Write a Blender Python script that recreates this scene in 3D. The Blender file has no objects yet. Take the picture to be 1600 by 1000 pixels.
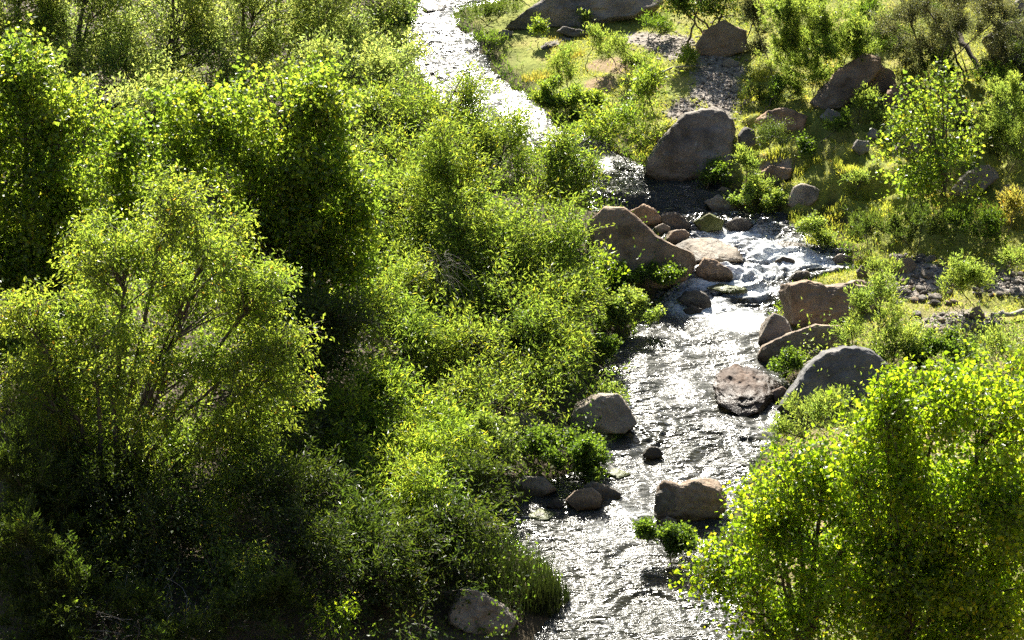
import bpy, math, random
import numpy as np
R = math.radians
random.seed(7)
rng = np.random.default_rng(11)
sc = bpy.context.scene

# ------------------------------------------------------------------ camera, light, exposure
PITCH = R(28.0); CAMZ = 26.0; FPX = 800 / math.tan(R(12.0))
cam_d = bpy.data.cameras.new("camera"); cam = bpy.data.objects.new("camera", cam_d)
sc.collection.objects.link(cam); sc.camera = cam
cam.location = (0, 0, CAMZ); cam.rotation_euler = (R(90) - PITCH, 0, 0)
cam_d.sensor_width = 36; cam_d.lens = 18 / math.tan(R(12.0)); cam_d.clip_end = 2000; cam_d.clip_start = 0.5

SUN_EL = 38.5; SUN_AZ = -8.0           # azimuth measured from +Y towards +X
world = bpy.data.worlds.new("World"); sc.world = world; world.use_nodes = True
wn = world.node_tree; wn.nodes.clear()
sky = wn.nodes.new("ShaderNodeTexSky"); sky.sky_type = 'NISHITA'; sky.sun_disc = False
sky.sun_elevation = R(SUN_EL); sky.sun_rotation = R(SUN_AZ); sky.altitude = 600
sky.air_density = 1.0; sky.dust_density = 1.5; sky.ozone_density = 0.6
bg = wn.nodes.new("ShaderNodeBackground"); bg.inputs[1].default_value = 0.05
wo = wn.nodes.new("ShaderNodeOutputWorld")
wn.links.new(sky.outputs[0], bg.inputs[0]); wn.links.new(bg.outputs[0], wo.inputs[0])
sl = bpy.data.lights.new("sun", 'SUN'); sl.energy = 5.0; sl.angle = R(0.53); sl.color = (1.0, 0.95, 0.84)
sun = bpy.data.objects.new("sun", sl); sc.collection.objects.link(sun)
sun.location = (0, 60, 60); sun.rotation_euler = (R(90 - SUN_EL) * -1, 0, R(-SUN_AZ))
sun.rotation_euler = (-R(90 - SUN_EL), 0, -R(SUN_AZ))
vs = sc.view_settings
vs.view_transform = 'Standard'; vs.look = 'None'; vs.gamma = 1; vs.use_curve_mapping = False
vs.exposure = 1.88
cy = sc.cycles
cy.max_bounces = 7; cy.diffuse_bounces = 3; cy.glossy_bounces = 3; cy.transmission_bounces = 4
cy.transparent_max_bounces = 8; cy.caustics_reflective = False; cy.caustics_refractive = False
cy.use_denoising = False; cy.sample_clamp_indirect = 4.0; cy.use_adaptive_sampling = False
cy.use_light_tree = False

# ------------------------------------------------------------------ numeric noise
_perm = np.random.default_rng(5).permutation(4096).astype(np.int64)
def _h(ix, iy, iz):
    return _perm[(_perm[(_perm[ix & 4095] + iy) & 4095] + iz) & 4095] / 4095.0
def noise(x, y, z=0.0):
    x = np.asarray(x, float); y = np.asarray(y, float); z = np.broadcast_to(np.asarray(z, float), x.shape)
    ix = np.floor(x).astype(np.int64); iy = np.floor(y).astype(np.int64); iz = np.floor(z).astype(np.int64)
    fx = x - ix; fy = y - iy; fz = z - iz
    fx = fx*fx*fx*(fx*(fx*6-15)+10); fy = fy*fy*fy*(fy*(fy*6-15)+10); fz = fz*fz*fz*(fz*(fz*6-15)+10)
    r = 0
    for a in (0, 1):
        wx = fx if a else 1-fx
        for b in (0, 1):
            wy = fy if b else 1-fy
            for c in (0, 1):
                wz = fz if c else 1-fz
                r = r + wx*wy*wz*_h(ix+a, iy+b, iz+c)
    return r * 2 - 1
def fbm(x, y, z=0.0, o=4, g=0.5):
    s = 0; a = 1; f = 1
    for i in range(o):
        s = s + a * noise(x*f + 17.3*i, y*f - 9.1*i, np.asarray(z)*f + 5.7*i); a *= g; f *= 2.03
    return s
def ss(e0, e1, x):
    t = np.clip((x - e0) / (e1 - e0), 0, 1); return t*t*(3-2*t)

# ------------------------------------------------------------------ picture point -> ray
CR = np.array([1.0, 0, 0]); CU = np.array([0, math.sin(PITCH), math.cos(PITCH)]); CF = np.array([0, math.cos(PITCH), -math.sin(PITCH)])
CO = np.array([0, 0, CAMZ])
def ray(u, v):
    return CR * ((u-800)/FPX) + CU * (-(v-500)/FPX) + CF
def at_Y(u, v, Y):
    d = ray(u, v); return CO + d * (Y / d[1])
def W(y):                                # water surface height along the valley
    y = np.asarray(y, float)
    return 0.22*ss(49.6, 50.5, y) + 0.16*ss(50.5, 53.6, y) + 0.34*ss(53.75, 54.35, y) + 0.012*np.clip(y-54.4, 0, 200)
def on_water(u, v):
    d = ray(u, v); w = 0.0
    for i in range(12):
        t = (CAMZ - w) / -d[2]; w = float(W(t * d[1]))
    return CO + d * t
RIVER = [(1120, 760, 1180), (1000, 838, 1180), (950, 872, 1160), (900, 870, 1150), (850, 800, 1130), (800, 785, 1150), (760, 850, 1165),
         (720, 930, 1180), (680, 965, 1215), (640, 965, 1225), (600, 945, 1235), (560, 950, 1215), (520, 985, 1205), (480, 1015, 1215),
         (450, 1040, 1240), (425, 1050, 1325), (400, 1050, 1335), (380, 1040, 1285), (360, 1010, 1245), (340, 970, 1225), (320, 925, 1175), (300, 915, 1150),
         (280, 905, 1120), (262, 880, 1010), (240, 840, 965), (215, 800, 930), (190, 745, 860), (160, 680, 835), (130, 662, 790), (100, 640, 768),
         (60, 633, 742), (40, 640, 718), (20, 645, 712), (0, 650, 800), (-40, 660, 860), (-90, 720, 900), (-160, 830, 1010)]
_L = sorted((on_water(l, v)[1], on_water(l, v)[0]) for v, l, r in RIVER)
_Rr = sorted((on_water(r, v)[1], on_water(r, v)[0]) for v, l, r in RIVER)
_Ly, _Lx = np.array(_L).T; _Ry, _Rx = np.array(_Rr).T
def banks(y):
    y = np.asarray(y, float)
    n = 0.10*noise(y*1.7, y*0+3.3) + 0.05*noise(y*5.1, y*0+8.8); m = 0.12*noise(y*1.9, y*0+13.3) + 0.05*noise(y*4.7, y*0+1.8)
    return np.interp(y, _Ly, _Lx) + n, np.interp(y, _Ry, _Rx) + m
def H(x, y):                             # ground height
    x = np.asarray(x, float); y = np.asarray(y, float)
    xl, xr = banks(y); dl = xl - x; dr = x - xr; w = W(y)
    d = np.maximum(dl, dr)
    dp = np.clip(d, 0, None)
    inside = w - 0.05 - 0.38*ss(0, 0.9, -d) + 0.05*fbm(x*2.5, y*2.5, 1.0, 3)
    left = w + 0.02 + 0.5*(1-np.exp(-dp/1.6)) + 0.09*np.clip(dp-4, 0, 25) + 0.10*fbm(x*0.9, y*0.9, 2.0, 3)*ss(0.1, 1, dp)
    bill = 1 - np.abs(fbm(x*0.75, y*0.55, 4.0, 2)); bill2 = 1 - np.abs(fbm(x*1.9+5, y*1.5, 7.0, 2))
    moss = (1-ss(11, 14, x)) * ss(50.5, 52.5, y) * (1-ss(57.0, 59.5, y)) * ss(0.1, 0.8, dr)
    right = w + 0.02 + 0.34*(1-np.exp(-dp/1.2)) + 0.045*dp + 0.22*np.clip(dp-7.5, 0, 30) + 0.05*fbm(x*1.1, y*1.1, 3.0, 4)*ss(0.1, .8, dp) \
        + moss*(0.50*(bill-0.72) + 0.34*(bill2-0.7))
    z = np.where(d < 0, inside, np.where(dl > dr, left, right))
    z = z + 0.68*np.clip(28 - y, 0, 26) + 0.30*np.clip(y - 82, 0, 60) * ss(0, 1, np.clip(dp*0.2, 0, 1) + ss(100, 120, y))
    z = z + 0.35*np.clip(np.abs(x) - 32, 0, 60)
    return z
def hit(u, v):                           # first point of the ground or water on the ray of a picture point
    d = ray(u, v); t = np.linspace(30, 110, 1601) / d[1] * 1.0
    P = CO[None] + d[None] * t[:, None]
    g = np.maximum(H(P[:, 0], P[:, 1]), W(P[:, 1]))
    k = np.argmax(P[:, 2] < g)
    return P[max(k-1, 0)]
def Hs(x, y): return float(H(np.array([x]), np.array([y]))[0])

# ------------------------------------------------------------------ object helpers
COL = sc.collection
def mesh_from(name, V, F, smooth=False):
    """V (n,3); F (m,k) constant polygon size, or a list of such arrays"""
    Fs = F if isinstance(F, list) else [F]
    me = bpy.data.meshes.new(name)
    V = np.asarray(V, np.float32)
    me.vertices.add(len(V)); me.vertices.foreach_set("co", V.ravel())
    loops = np.concatenate([f.ravel() for f in Fs]).astype(np.int32)
    tot = np.concatenate([np.full(len(f), f.shape[1], np.int32) for f in Fs])
    start = np.concatenate([[0], np.cumsum(tot)[:-1]]).astype(np.int32)
    me.loops.add(len(loops)); me.loops.foreach_set("vertex_index", loops)
    me.polygons.add(len(tot)); me.polygons.foreach_set("loop_start", start); me.polygons.foreach_set("loop_total", tot)
    me.polygons.foreach_set("use_smooth", np.full(len(tot), smooth))
    me.update(calc_edges=True)
    return me
def link(name, me, mat, parent=None, loc=None):
    o = bpy.data.objects.new(name, me); COL.objects.link(o)
    if me is not None and mat is not None and not me.materials: me.materials.append(mat)
    if parent: o.parent = parent
    if loc is not None: o.location = tuple(loc)
    return o
def tag(o, label=None, cat=None, group=None, kind=None):
    if label: o['label'] = label
    if cat: o['category'] = cat
    if group: o['group'] = group
    if kind: o['kind'] = kind
    return o
def empty(name, loc, label, cat, group=None):
    o = bpy.data.objects.new(name, None); COL.objects.link(o); o.location = tuple(loc); o.empty_display_size = 0.2
    return tag(o, label, cat, group)

# ------------------------------------------------------------------ materials
def mat_new(name):
    m = bpy.data.materials.new(name); m.use_nodes = True; nt = m.node_tree; nt.nodes.clear()
    out = nt.nodes.new("ShaderNodeOutputMaterial")
    return m, nt, out
def N(nt, t, **kw):
    n = nt.nodes.new(t)
    for k, v in kw.items():
        if k.startswith("i_"): n.inputs[k[2:].replace("_", " ")].default_value = v
        else: setattr(n, k, v)
    return n
def ramp(nt, fac, stops):
    r = nt.nodes.new("ShaderNodeValToRGB"); e = r.color_ramp.elements
    while len(e) < len(stops): e.new(0.5)
    for k, (p, c) in enumerate(stops):
        e[k].position = p; e[k].color = (c[0], c[1], c[2], 1) if not isinstance(c, float) else (c, c, c, 1)
    nt.links.new(fac, r.inputs[0]); return r
def mixc(nt, fac, a, b, mode='MIX'):
    m = nt.nodes.new("ShaderNodeMix"); m.data_type = 'RGBA'; m.blend_type = mode
    for s, val in ((0, fac), (6, a), (7, b)):
        if hasattr(val, "node"): nt.links.new(val, m.inputs[s])
        else: m.inputs[s].default_value = val if isinstance(val, (int, float)) else (*val, 1)
    return m.outputs[2]
def leaf_mat(name, refl, trans, odd=None, oddfrac=0.03, tf=0.5, rough=0.42, spec=0.4):
    """thin leaves: a glossy-diffuse face plus light coming through; every leaf its own tint"""
    m, nt, out = mat_new(name)
    g = N(nt, "ShaderNodeNewGeometry")
    tc = N(nt, "ShaderNodeTexCoord")
    nz = N(nt, "ShaderNodeTexNoise", i_Scale=0.9, i_Detail=2.0)
    nt.links.new(tc.outputs['Object'], nz.inputs['Vector'])
    def cols(c):
        lo = [x*0.62 for x in c]; hi = [c[0]*1.45, c[1]*1.22, c[2]*1.1]
        st = [(0.0, lo), (0.5, c), (1-oddfrac-0.02, hi)]
        if odd: st += [(1-oddfrac, hi), (1.0, [odd[i]*(sum(c)/0.5) for i in range(3)])]
        r = ramp(nt, g.outputs['Random Per Island'], st)
        v = ramp(nt, nz.outputs[0], [(0.3, (0.78, 0.88, 0.9)), (0.7, (1.2, 1.1, 1.0))])
        return mixc(nt, 1.0, r.outputs[0], v.outputs[0], 'MULTIPLY')
    p = N(nt, "ShaderNodeBsdfPrincipled", i_Roughness=rough)
    p.inputs['Specular IOR Level'].default_value = spec
    nt.links.new(cols(refl), p.inputs['Base Color'])
    t = N(nt, "ShaderNodeBsdfTranslucent"); nt.links.new(cols(trans), t.inputs[0])
    mx = N(nt, "ShaderNodeMixShader"); mx.inputs[0].default_value = tf
    mx.inputs[0].default_value = tf+0.08; nt.links.new(p.outputs[0], mx.inputs[1]); nt.links.new(t.outputs[0], mx.inputs[2]); nt.links.new(mx.outputs[0], out.inputs[0])
    return m
ORG = (0.55, 0.26, 0.03); YEL = (0.60, 0.50, 0.03)
LM = {
 'cott':  leaf_mat("cottonwood_leaf", (0.060, 0.110, 0.014), (0.36, 0.52, 0.045), YEL, 0.05, 0.5, 0.38, 0.5),
 'cottn': leaf_mat("near_cottonwood_leaf", (0.062, 0.110, 0.012), (0.40, 0.60, 0.02), YEL, 0.06, 0.52, 0.36, 0.5),
 'elder': leaf_mat("olive_willow_leaf", (0.075, 0.120, 0.030), (0.40, 0.54, 0.055), ORG, 0.02, 0.48, 0.4, 0.5),
 'will':  leaf_mat("willow_leaf", (0.068, 0.118, 0.026), (0.37, 0.52, 0.055), YEL, 0.03, 0.48),
 'far':   leaf_mat("far_willow_leaf", (0.095, 0.155, 0.045), (0.50, 0.62, 0.14), None, 0.0, 0.5),  # bright upstream haze is put into this lifted leaf colour
 'feath': leaf_mat("seep_willow_leaf", (0.080, 0.130, 0.038), (0.40, 0.54, 0.08), None, 0.0, 0.48),
 'shade': leaf_mat("dark_willow_leaf", (0.036, 0.058, 0.014), (0.13, 0.21, 0.02), YEL, 0.01, 0.35),  # darker copy of the willow leaf, with tree shade put into its colour
 'rush': leaf_mat("dark_rush", (0.028, 0.042, 0.014), (0.05, 0.08, 0.012), None, 0.0, 0.15),  # blades darkened so their colour carries the shade of the trees behind
 'cress': leaf_mat("cress_leaf", (0.050, 0.090, 0.018), (0.22, 0.36, 0.03), None, 0.0, 0.42),
 'grey':  leaf_mat("mesquite_leaf", (0.090, 0.100, 0.055), (0.26, 0.29, 0.09), None, 0.0, 0.4),
 'reed':  leaf_mat("reed_blade", (0.060, 0.085, 0.022), (0.16, 0.24, 0.03), None, 0.0, 0.4),
 'grass': leaf_mat("grass_blade", (0.15, 0.17, 0.04), (0.48, 0.53, 0.065), ORG, 0.01, 0.5),
 'gold':  leaf_mat("golden_grass_blade", (0.15, 0.145, 0.045), (0.47, 0.45, 0.075), ORG, 0.02, 0.5),
}
def bark_mat(name, a, b):
    m, nt, out = mat_new(name)
    tc = N(nt, "ShaderNodeTexCoord"); mp = N(nt, "ShaderNodeMapping"); mp.inputs['Scale'].default_value = (9, 9, 2)
    nt.links.new(tc.outputs['Object'], mp.inputs[0])
    nz = N(nt, "ShaderNodeTexNoise", i_Scale=2.0, i_Detail=5.0); nt.links.new(mp.outputs[0], nz.inputs['Vector'])
    r = ramp(nt, nz.outputs[0], [(0.3, a), (0.7, b)])
    p = N(nt, "ShaderNodeBsdfPrincipled", i_Roughness=0.85); p.inputs['Specular IOR Level'].default_value = 0.2
    bp = N(nt, "ShaderNodeBump", i_Strength=0.6, i_Distance=0.02)
    nt.links.new(nz.outputs[0], bp.inputs['Height']); nt.links.new(bp.outputs[0], p.inputs['Normal'])
    nt.links.new(r.outputs[0], p.inputs['Base Color']); nt.links.new(p.outputs[0], out.inputs[0])
    return m
BARK = bark_mat("bark", (0.05, 0.04, 0.03), (0.16, 0.135, 0.11))
BARKP = bark_mat("pale_bark", (0.16, 0.14, 0.11), (0.36, 0.33, 0.28))
STEM = bark_mat("green_stem", (0.05, 0.06, 0.02), (0.12, 0.13, 0.05))
DEADW = bark_mat("dead_wood", (0.20, 0.18, 0.15), (0.45, 0.41, 0.36))

def rock_mat(name, a, b, dark, moss=0.0):
    m, nt, out = mat_new(name)
    tc = N(nt, "ShaderNodeTexCoord"); oi = N(nt, "ShaderNodeObjectInfo"); g = N(nt, "ShaderNodeNewGeometry")
    off = N(nt, "ShaderNodeVectorMath", operation='ADD'); sca = N(nt, "ShaderNodeVectorMath", operation='SCALE'); sca.inputs[3].default_value = 37.0
    cmb = N(nt, "ShaderNodeCombineXYZ"); nt.links.new(oi.outputs['Random'], cmb.inputs[0]); nt.links.new(oi.outputs['Random'], cmb.inputs[1])
    nt.links.new(cmb.outputs[0], sca.inputs[0]); nt.links.new(tc.outputs['Object'], off.inputs[0]); nt.links.new(sca.outputs[0], off.inputs[1])
    big = N(nt, "ShaderNodeTexNoise", i_Scale=1.6, i_Detail=6.0, i_Roughness=0.62); nt.links.new(off.outputs[0], big.inputs['Vector'])
    fine = N(nt, "ShaderNodeTexNoise", i_Scale=22.0, i_Detail=4.0, i_Roughness=0.7); nt.links.new(off.outputs[0], fine.inputs['Vector'])
    vo = N(nt, "ShaderNodeTexVoronoi", i_Scale=9.0); vo.feature = 'DISTANCE_TO_EDGE'
    wv = N(nt, "ShaderNodeVectorMath", operation='ADD'); nt.links.new(off.outputs[0], wv.inputs[0])
    sc2 = N(nt, "ShaderNodeVectorMath", operation='SCALE'); sc2.inputs[3].default_value = 0.5
    nt.links.new(big.outputs['Color'], sc2.inputs[0]); nt.links.new(sc2.outputs[0], wv.inputs[1]); nt.links.new(wv.outputs[0], vo.inputs['Vector'])
    c1 = ramp(nt, big.outputs[0], [(0.32, dark), (0.46, a), (0.66, b)])
    sp = ramp(nt, fine.outputs[0], [(0.28, 0.72), (0.5, 1.0), (0.74, 1.16)])
    c2 = mixc(nt, 1.0, c1.outputs[0], sp.outputs[0], 'MULTIPLY')
    st = N(nt, "ShaderNodeTexNoise", i_Scale=0.7, i_Detail=3.0, i_Distortion=1.0); nt.links.new(off.outputs[0], st.inputs['Vector'])
    c2 = mixc(nt, 1.0, c2, ramp(nt, st.outputs[0], [(0.36, (0.62, 0.60, 0.58)), (0.5, (1, 1, 1)), (0.64, (1.22, 1.12, 1.0))]).outputs[0], 'MULTIPLY')
    li = N(nt, "ShaderNodeTexNoise", i_Scale=6.0, i_Detail=6.0, i_Roughness=0.75); nt.links.new(off.outputs[0], li.inputs['Vector'])
    c2 = mixc(nt, ramp(nt, li.outputs[0], [(0.60, 0.0), (0.68, 0.55)]).outputs[0], c2, (0.34, 0.33, 0.28))
    # wet band by the waterline (wl = water height at this rock, -99 on dry land)
    wl = N(nt, "ShaderNodeAttribute"); wl.attribute_type = 'OBJECT'; wl.attribute_name = 'wl'
    sep = N(nt, "ShaderNodeSeparateXYZ"); nt.links.new(g.outputs['Position'], sep.inputs[0])
    sub = N(nt, "ShaderNodeMath", operation='SUBTRACT'); nt.links.new(sep.outputs[2], sub.inputs[0]); nt.links.new(wl.outputs['Fac'], sub.inputs[1])
    ad = N(nt, "ShaderNodeMath", operation='MULTIPLY_ADD'); nt.links.new(big.outputs[0], ad.inputs[0]); ad.inputs[1].default_value = -0.35; nt.links.new(sub.outputs[0], ad.inputs[2])
    wet = N(nt, "ShaderNodeMapRange"); nt.links.new(ad.outputs[0], wet.inputs[0])
    wet.inputs[1].default_value = -0.08; wet.inputs[2].default_value = 0.03; wet.inputs[3].default_value = 1; wet.inputs[4].default_value = 0
    c3 = mixc(nt, wet.outputs[0], c2, mixc(nt, 1.0, c2, (0.30, 0.27, 0.22), 'MULTIPLY'))
    if moss > 0:
        mn = N(nt, "ShaderNodeTexNoise", i_Scale=5.0, i_Detail=4.0); nt.links.new(off.outputs[0], mn.inputs['Vector'])
        mr = ramp(nt, mn.outputs[0], [(0.55-moss*0.35, 0.0), (0.65-moss*0.35, 1.0)])
        c3 = mixc(nt, mr.outputs[0], c3, (0.075, 0.085, 0.018))
    p = N(nt, "ShaderNodeBsdfPrincipled"); p.inputs['Specular IOR Level'].default_value = 0.35
    rr = N(nt, "ShaderNodeMapRange"); nt.links.new(wet.outputs[0], rr.inputs[0]); rr.inputs[3].default_value = 0.78; rr.inputs[4].default_value = 0.42
    nt.links.new(rr.outputs[0], p.inputs['Roughness'])
    b1 = N(nt, "ShaderNodeBump", i_Strength=0.9, i_Distance=0.09); nt.links.new(big.outputs[0], b1.inputs['Height'])
    b2 = N(nt, "ShaderNodeBump", i_Strength=0.8, i_Distance=0.02); nt.links.new(fine.outputs[0], b2.inputs['Height']); nt.links.new(b1.outputs[0], b2.inputs['Normal'])
    vr = ramp(nt, vo.outputs[0], [(0.0, 0.0), (0.035, 1.0)])
    b3 = N(nt, "ShaderNodeBump", i_Strength=0.22, i_Distance=0.012); b3.inputs['Strength'].default_value = 0.6; vo.inputs['Scale'].default_value = 3.2; nt.links.new(vr.outputs[0], b3.inputs['Height']); nt.links.new(b2.outputs[0], b3.inputs['Normal'])
    nt.links.new(b3.outputs[0], p.inputs['Normal']); nt.links.new(c3, p.inputs['Base Color']); nt.links.new(p.outputs[0], out.inputs[0])
    return m
RM = {
 'grey':  rock_mat("grey_rock", (0.185, 0.161, 0.136), (0.262, 0.232, 0.194), (0.100, 0.086, 0.070)),
 'brown': rock_mat("brown_rock", (0.208, 0.153, 0.107), (0.285, 0.216, 0.157), (0.115, 0.082, 0.055)),
 'rust':  rock_mat("rust_rock", (0.254, 0.164, 0.101), (0.323, 0.224, 0.146), (0.138, 0.089, 0.055)),
 'slate': rock_mat("slate_grey_rock", (0.115, 0.112, 0.11), (0.17, 0.165, 0.16), (0.07, 0.068, 0.066)),
 'pale':  rock_mat("pale_rock", (0.211, 0.188, 0.160), (0.273, 0.249, 0.211), (0.126, 0.110, 0.092)),
 'dark':  rock_mat("dark_rock", (0.100, 0.086, 0.070), (0.154, 0.135, 0.111), (0.054, 0.045, 0.035)),
 'moss':  rock_mat("mossy_rock", (0.123, 0.105, 0.070), (0.185, 0.149, 0.098), (0.061, 0.052, 0.035), 0.6),
 'red':   rock_mat("reddish_rock", (0.091, 0.063, 0.048), (0.143, 0.102, 0.077), (0.043, 0.030, 0.022)),
}

# ------------------------------------------------------------------ ground
def spaced(a, b, step, lo, hi):
    core = list(np.arange(a, b, step)); s = step; x = a; pre = []
    while x > lo: s *= 1.22; x -= s; pre.append(x)
    s = step; x = core[-1]; post = []
    while x < hi: s *= 1.22; x += s; post.append(x)
    return np.array(pre[::-1] + core + post)
gx = spaced(-8, 16.5, 0.11, -400, 400); gy = spaced(36, 73, 0.11, -200, 700)
GX, GY = np.meshgrid(gx, gy); GZ = H(GX, GY)
GZ = np.where((np.abs(GX) > 90) | (GY > 150) | (GY < -20), np.minimum(GZ, 24) , GZ)
def grid_faces(nr, nc):
    i = np.arange(nr-1)[:, None]*nc + np.arange(nc-1)[None]
    return np.stack([i, i+1, i+nc+1, i+nc], -1).reshape(-1, 4)
gm = mesh_from("ground", np.stack([GX, GY, GZ], -1).reshape(-1, 3), grid_faces(len(gy), len(gx)), True)
def blob_mask(x, y, spots):
    m = np.zeros_like(x)
    for (u, v, ru, rv) in spots:
        c = hit(u, v); e = hit(u+ru, v); f = hit(u, v-rv); f2 = hit(u, v+rv)
        rx = abs(e[0]-c[0]); ry = abs(f[1]-f2[1])/2
        q = np.sqrt(((x-c[0])/rx)**2 + ((y-c[1])/ry)**2) + 0.35*fbm(x*1.3, y*1.3, 9.0, 3)
        m = np.maximum(m, 1-ss(0.8, 1.15, q))
    return m
GRAVEL = [(1120, 120, 38, 55), (1070, 175, 25, 18), (1040, 70, 55, 22), (1430, 440, 48, 30), (1575, 443, 45, 18), (1500, 505, 62, 14), (1205, 268, 30, 14), (1000, 60, 40, 12)]
DRY = [(940, 135, 35, 14), (1010, 140, 25, 10), (960, 100, 40, 12), (1305, 700, 30, 30), (880, 150, 25, 10)]
mg = blob_mask(GX, GY, GRAVEL); md = blob_mask(GX, GY, DRY)
xl, xr = banks(GY)
low = 1-ss(46.5, 49.5, GY + 0.6*noise(GX*.8, GY*.8, 3.))
md = np.maximum(md, low*ss(3.5, 6, GX)*(0.5+0.5*noise(GX*.7, GY*.7, 15.)))
green = (1-0.75*ss(12, 15, GX)) * (1-0.6*low) * ss(0.0, 0.5, GX - xr) * ss(33, 36, GY) * (1 - ss(74, 82, GY))
wetb = 1 - ss(0.02, 0.22, GZ - W(GY))
for nm, arr in (("gravel", mg), ("dry", md), ("green", green), ("wet", wetb)):
    at = gm.attributes.new(nm, 'FLOAT', 'POINT'); at.data.foreach_set("value", arr.ravel().astype(np.float32))
m, nt, out = mat_new("earth")
tc = N(nt, "ShaderNodeNewGeometry")
def A(n): a = N(nt, "ShaderNodeAttribute"); a.attribute_name = n; return a.outputs['Fac']
def nz_(scale, det=4.0, rough=0.6):
    n = N(nt, "ShaderNodeTexNoise", i_Scale=scale, i_Detail=det, i_Roughness=rough); nt.links.new(tc.outputs['Position'], n.inputs['Vector']); return n.outputs[0]
n1 = nz_(1.3); n2 = nz_(9.0); n3 = nz_(40.0)
soil = ramp(nt, n1, [(0.3, (0.045, 0.036, 0.025)), (0.6, (0.10, 0.08, 0.055)), (0.8, (0.16, 0.13, 0.09))])
moss = ramp(nt, n1, [(0.3, (0.12, 0.15, 0.03)), (0.5, (0.20, 0.215, 0.045)), (0.7, (0.26, 0.23, 0.07))])
grav = ramp(nt, n2, [(0.3, (0.19, 0.165, 0.14)), (0.7, (0.33, 0.29, 0.25))])
dry = ramp(nt, n2, [(0.3, (0.17, 0.12, 0.065)), (0.7, (0.30, 0.22, 0.13))])
c = mixc(nt, A("green"), soil.outputs[0], moss.outputs[0]); c = mixc(nt, A("dry"), c, dry.outputs[0]); c = mixc(nt, A("gravel"), c, grav.outputs[0])
c = mixc(nt, A("wet"), c, (0.055, 0.042, 0.024))
vv = ramp(nt, n3, [(0.25, 0.5), (0.5, 1.0), (0.75, 1.4)]); c = mixc(nt, 1.0, c, vv.outputs[0], 'MULTIPLY')
p = N(nt, "ShaderNodeBsdfPrincipled", i_Roughness=0.9); p.inputs['Specular IOR Level'].default_value = 0.15
b1 = N(nt, "ShaderNodeBump", i_Strength=0.8, i_Distance=0.06); nt.links.new(n2, b1.inputs['Height'])
b2 = N(nt, "ShaderNodeBump", i_Strength=0.7, i_Distance=0.02); nt.links.new(n3, b2.inputs['Height']); nt.links.new(b1.outputs[0], b2.inputs['Normal'])
nt.links.new(b2.outputs[0], p.inputs['Normal']); nt.links.new(c, p.inputs['Base Color']); nt.links.new(p.outputs[0], out.inputs[0])
tag(link("ground", gm, m), "mossy and stony creek banks under the trees", kind="structure")

# ------------------------------------------------------------------ water
wy = np.concatenate([np.arange(30, 36, 0.12), np.arange(36, 62, 0.034), np.arange(62, 76, 0.05), np.arange(76, 92, 0.2)])
NC = 118
s = np.linspace(0, 1, NC)[None]
bl, br = banks(wy); bl = bl - 0.35; br = br + 0.35
WX = bl[:, None]*(1-s) + br[:, None]*s; WY = np.repeat(wy[:, None], NC, 1)
rapid = np.clip(np.exp(-((WY-50.3)/1.0)**2) + np.exp(-((WY-53.6)/0.8)**2) + 0.75*np.exp(-((WY-52.0)/1.6)**2) + 0.35*np.exp(-((WY-43.8)/1.2)**2)
                + 0.25*np.exp(-((WY-66)/5)**2), 0, 1)
calm = np.exp(-(((WX-2.2)**2)/3.5 + ((WY-57.0)/1.3)**2))
amp = (0.85 + 1.1*rapid) * (1-0.55*calm)
wxx = WX + 0.35*noise(WX*1.2, WY*1.2, 3.0); wyy = WY + 0.35*noise(WX*1.2, WY*1.2, 8.0)
def ridge(x, y, z): return 1 - 2*np.abs(noise(x, y, z))
tong = ss(-0.25, 0.45, noise(WX*0.9 + 0.3*WY, WY*0.42, 11.0) + 0.5*noise(WX*2.1, WY*1.2, 12.0) + 0.6*rapid)      # smooth tongues between choppy runs
fx, fy = wxx + 0.25*wyy, wyy
hgt = 0.045*noise(fx*1.3, fy*1.2, 1.0) + 0.034*noise(fx*1.9, fy*3.6, 2.0) + (0.3+0.7*tong)*(0.030*ridge(fx*3.2, fy*6.6, 3.0) + 0.015*noise(fx*7, fy*13, 4.0))
hgt += rapid*(0.045*noise(wxx*1.8, wyy*2.6, 6.0) + 0.022*noise(wxx*4.5, wyy*6, 7.0) + 0.012*noise(wxx*11, wyy*13, 9.0))
edge = ss(0, 0.12, s) * ss(0, 0.12, 1-s)
WZ = W(WY) + hgt*amp*(0.25+0.75*edge)
wm = mesh_from("water", np.stack([WX, WY, WZ], -1).reshape(-1, 3), grid_faces(len(wy), NC), True)
def near_foam(u, v, ru, rv):
    c = on_water(u, v); e = on_water(u+ru, v); f = on_water(u, v-rv); f2 = on_water(u, v+rv)
    return np.exp(-(((WX-c[0])/abs(e[0]-c[0]))**2 + ((WY-c[1])/(abs(f[1]-f2[1])/2))**2))
foam = 0
for q in ((1250, 412, 80, 18), (1150, 425, 90, 22), (1130, 380, 70, 14), (1150, 365, 75, 16), (1210, 395, 70, 25), (1120, 440, 80, 14), (1180, 455, 60, 14), (1090, 480, 60, 25), (1150, 500, 60, 22), (1000, 800, 90, 25),
          (940, 830, 60, 25), (700, 25, 50, 22), (740, 100, 60, 40), (700, 170, 40, 12), (1290, 415, 40, 12)):
    foam = np.maximum(foam, near_foam(*q) * (1.0 if q[1] < 520 and q[1] > 300 else 0.45))
at = wm.attributes.new("chop", 'FLOAT', 'POINT'); at.data.foreach_set("value", ((0.48+0.52*tong)*(0.35+0.65*ss(0, 0.16, s)*ss(0, 0.16, 1-s))*(1-.5*calm)).ravel().astype(np.float32))
at = wm.attributes.new("foam", 'FLOAT', 'POINT'); at.data.foreach_set("value", foam.ravel().astype(np.float32))
m, nt, out = mat_new("creek_water")
tc = N(nt, "ShaderNodeNewGeometry")
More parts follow.
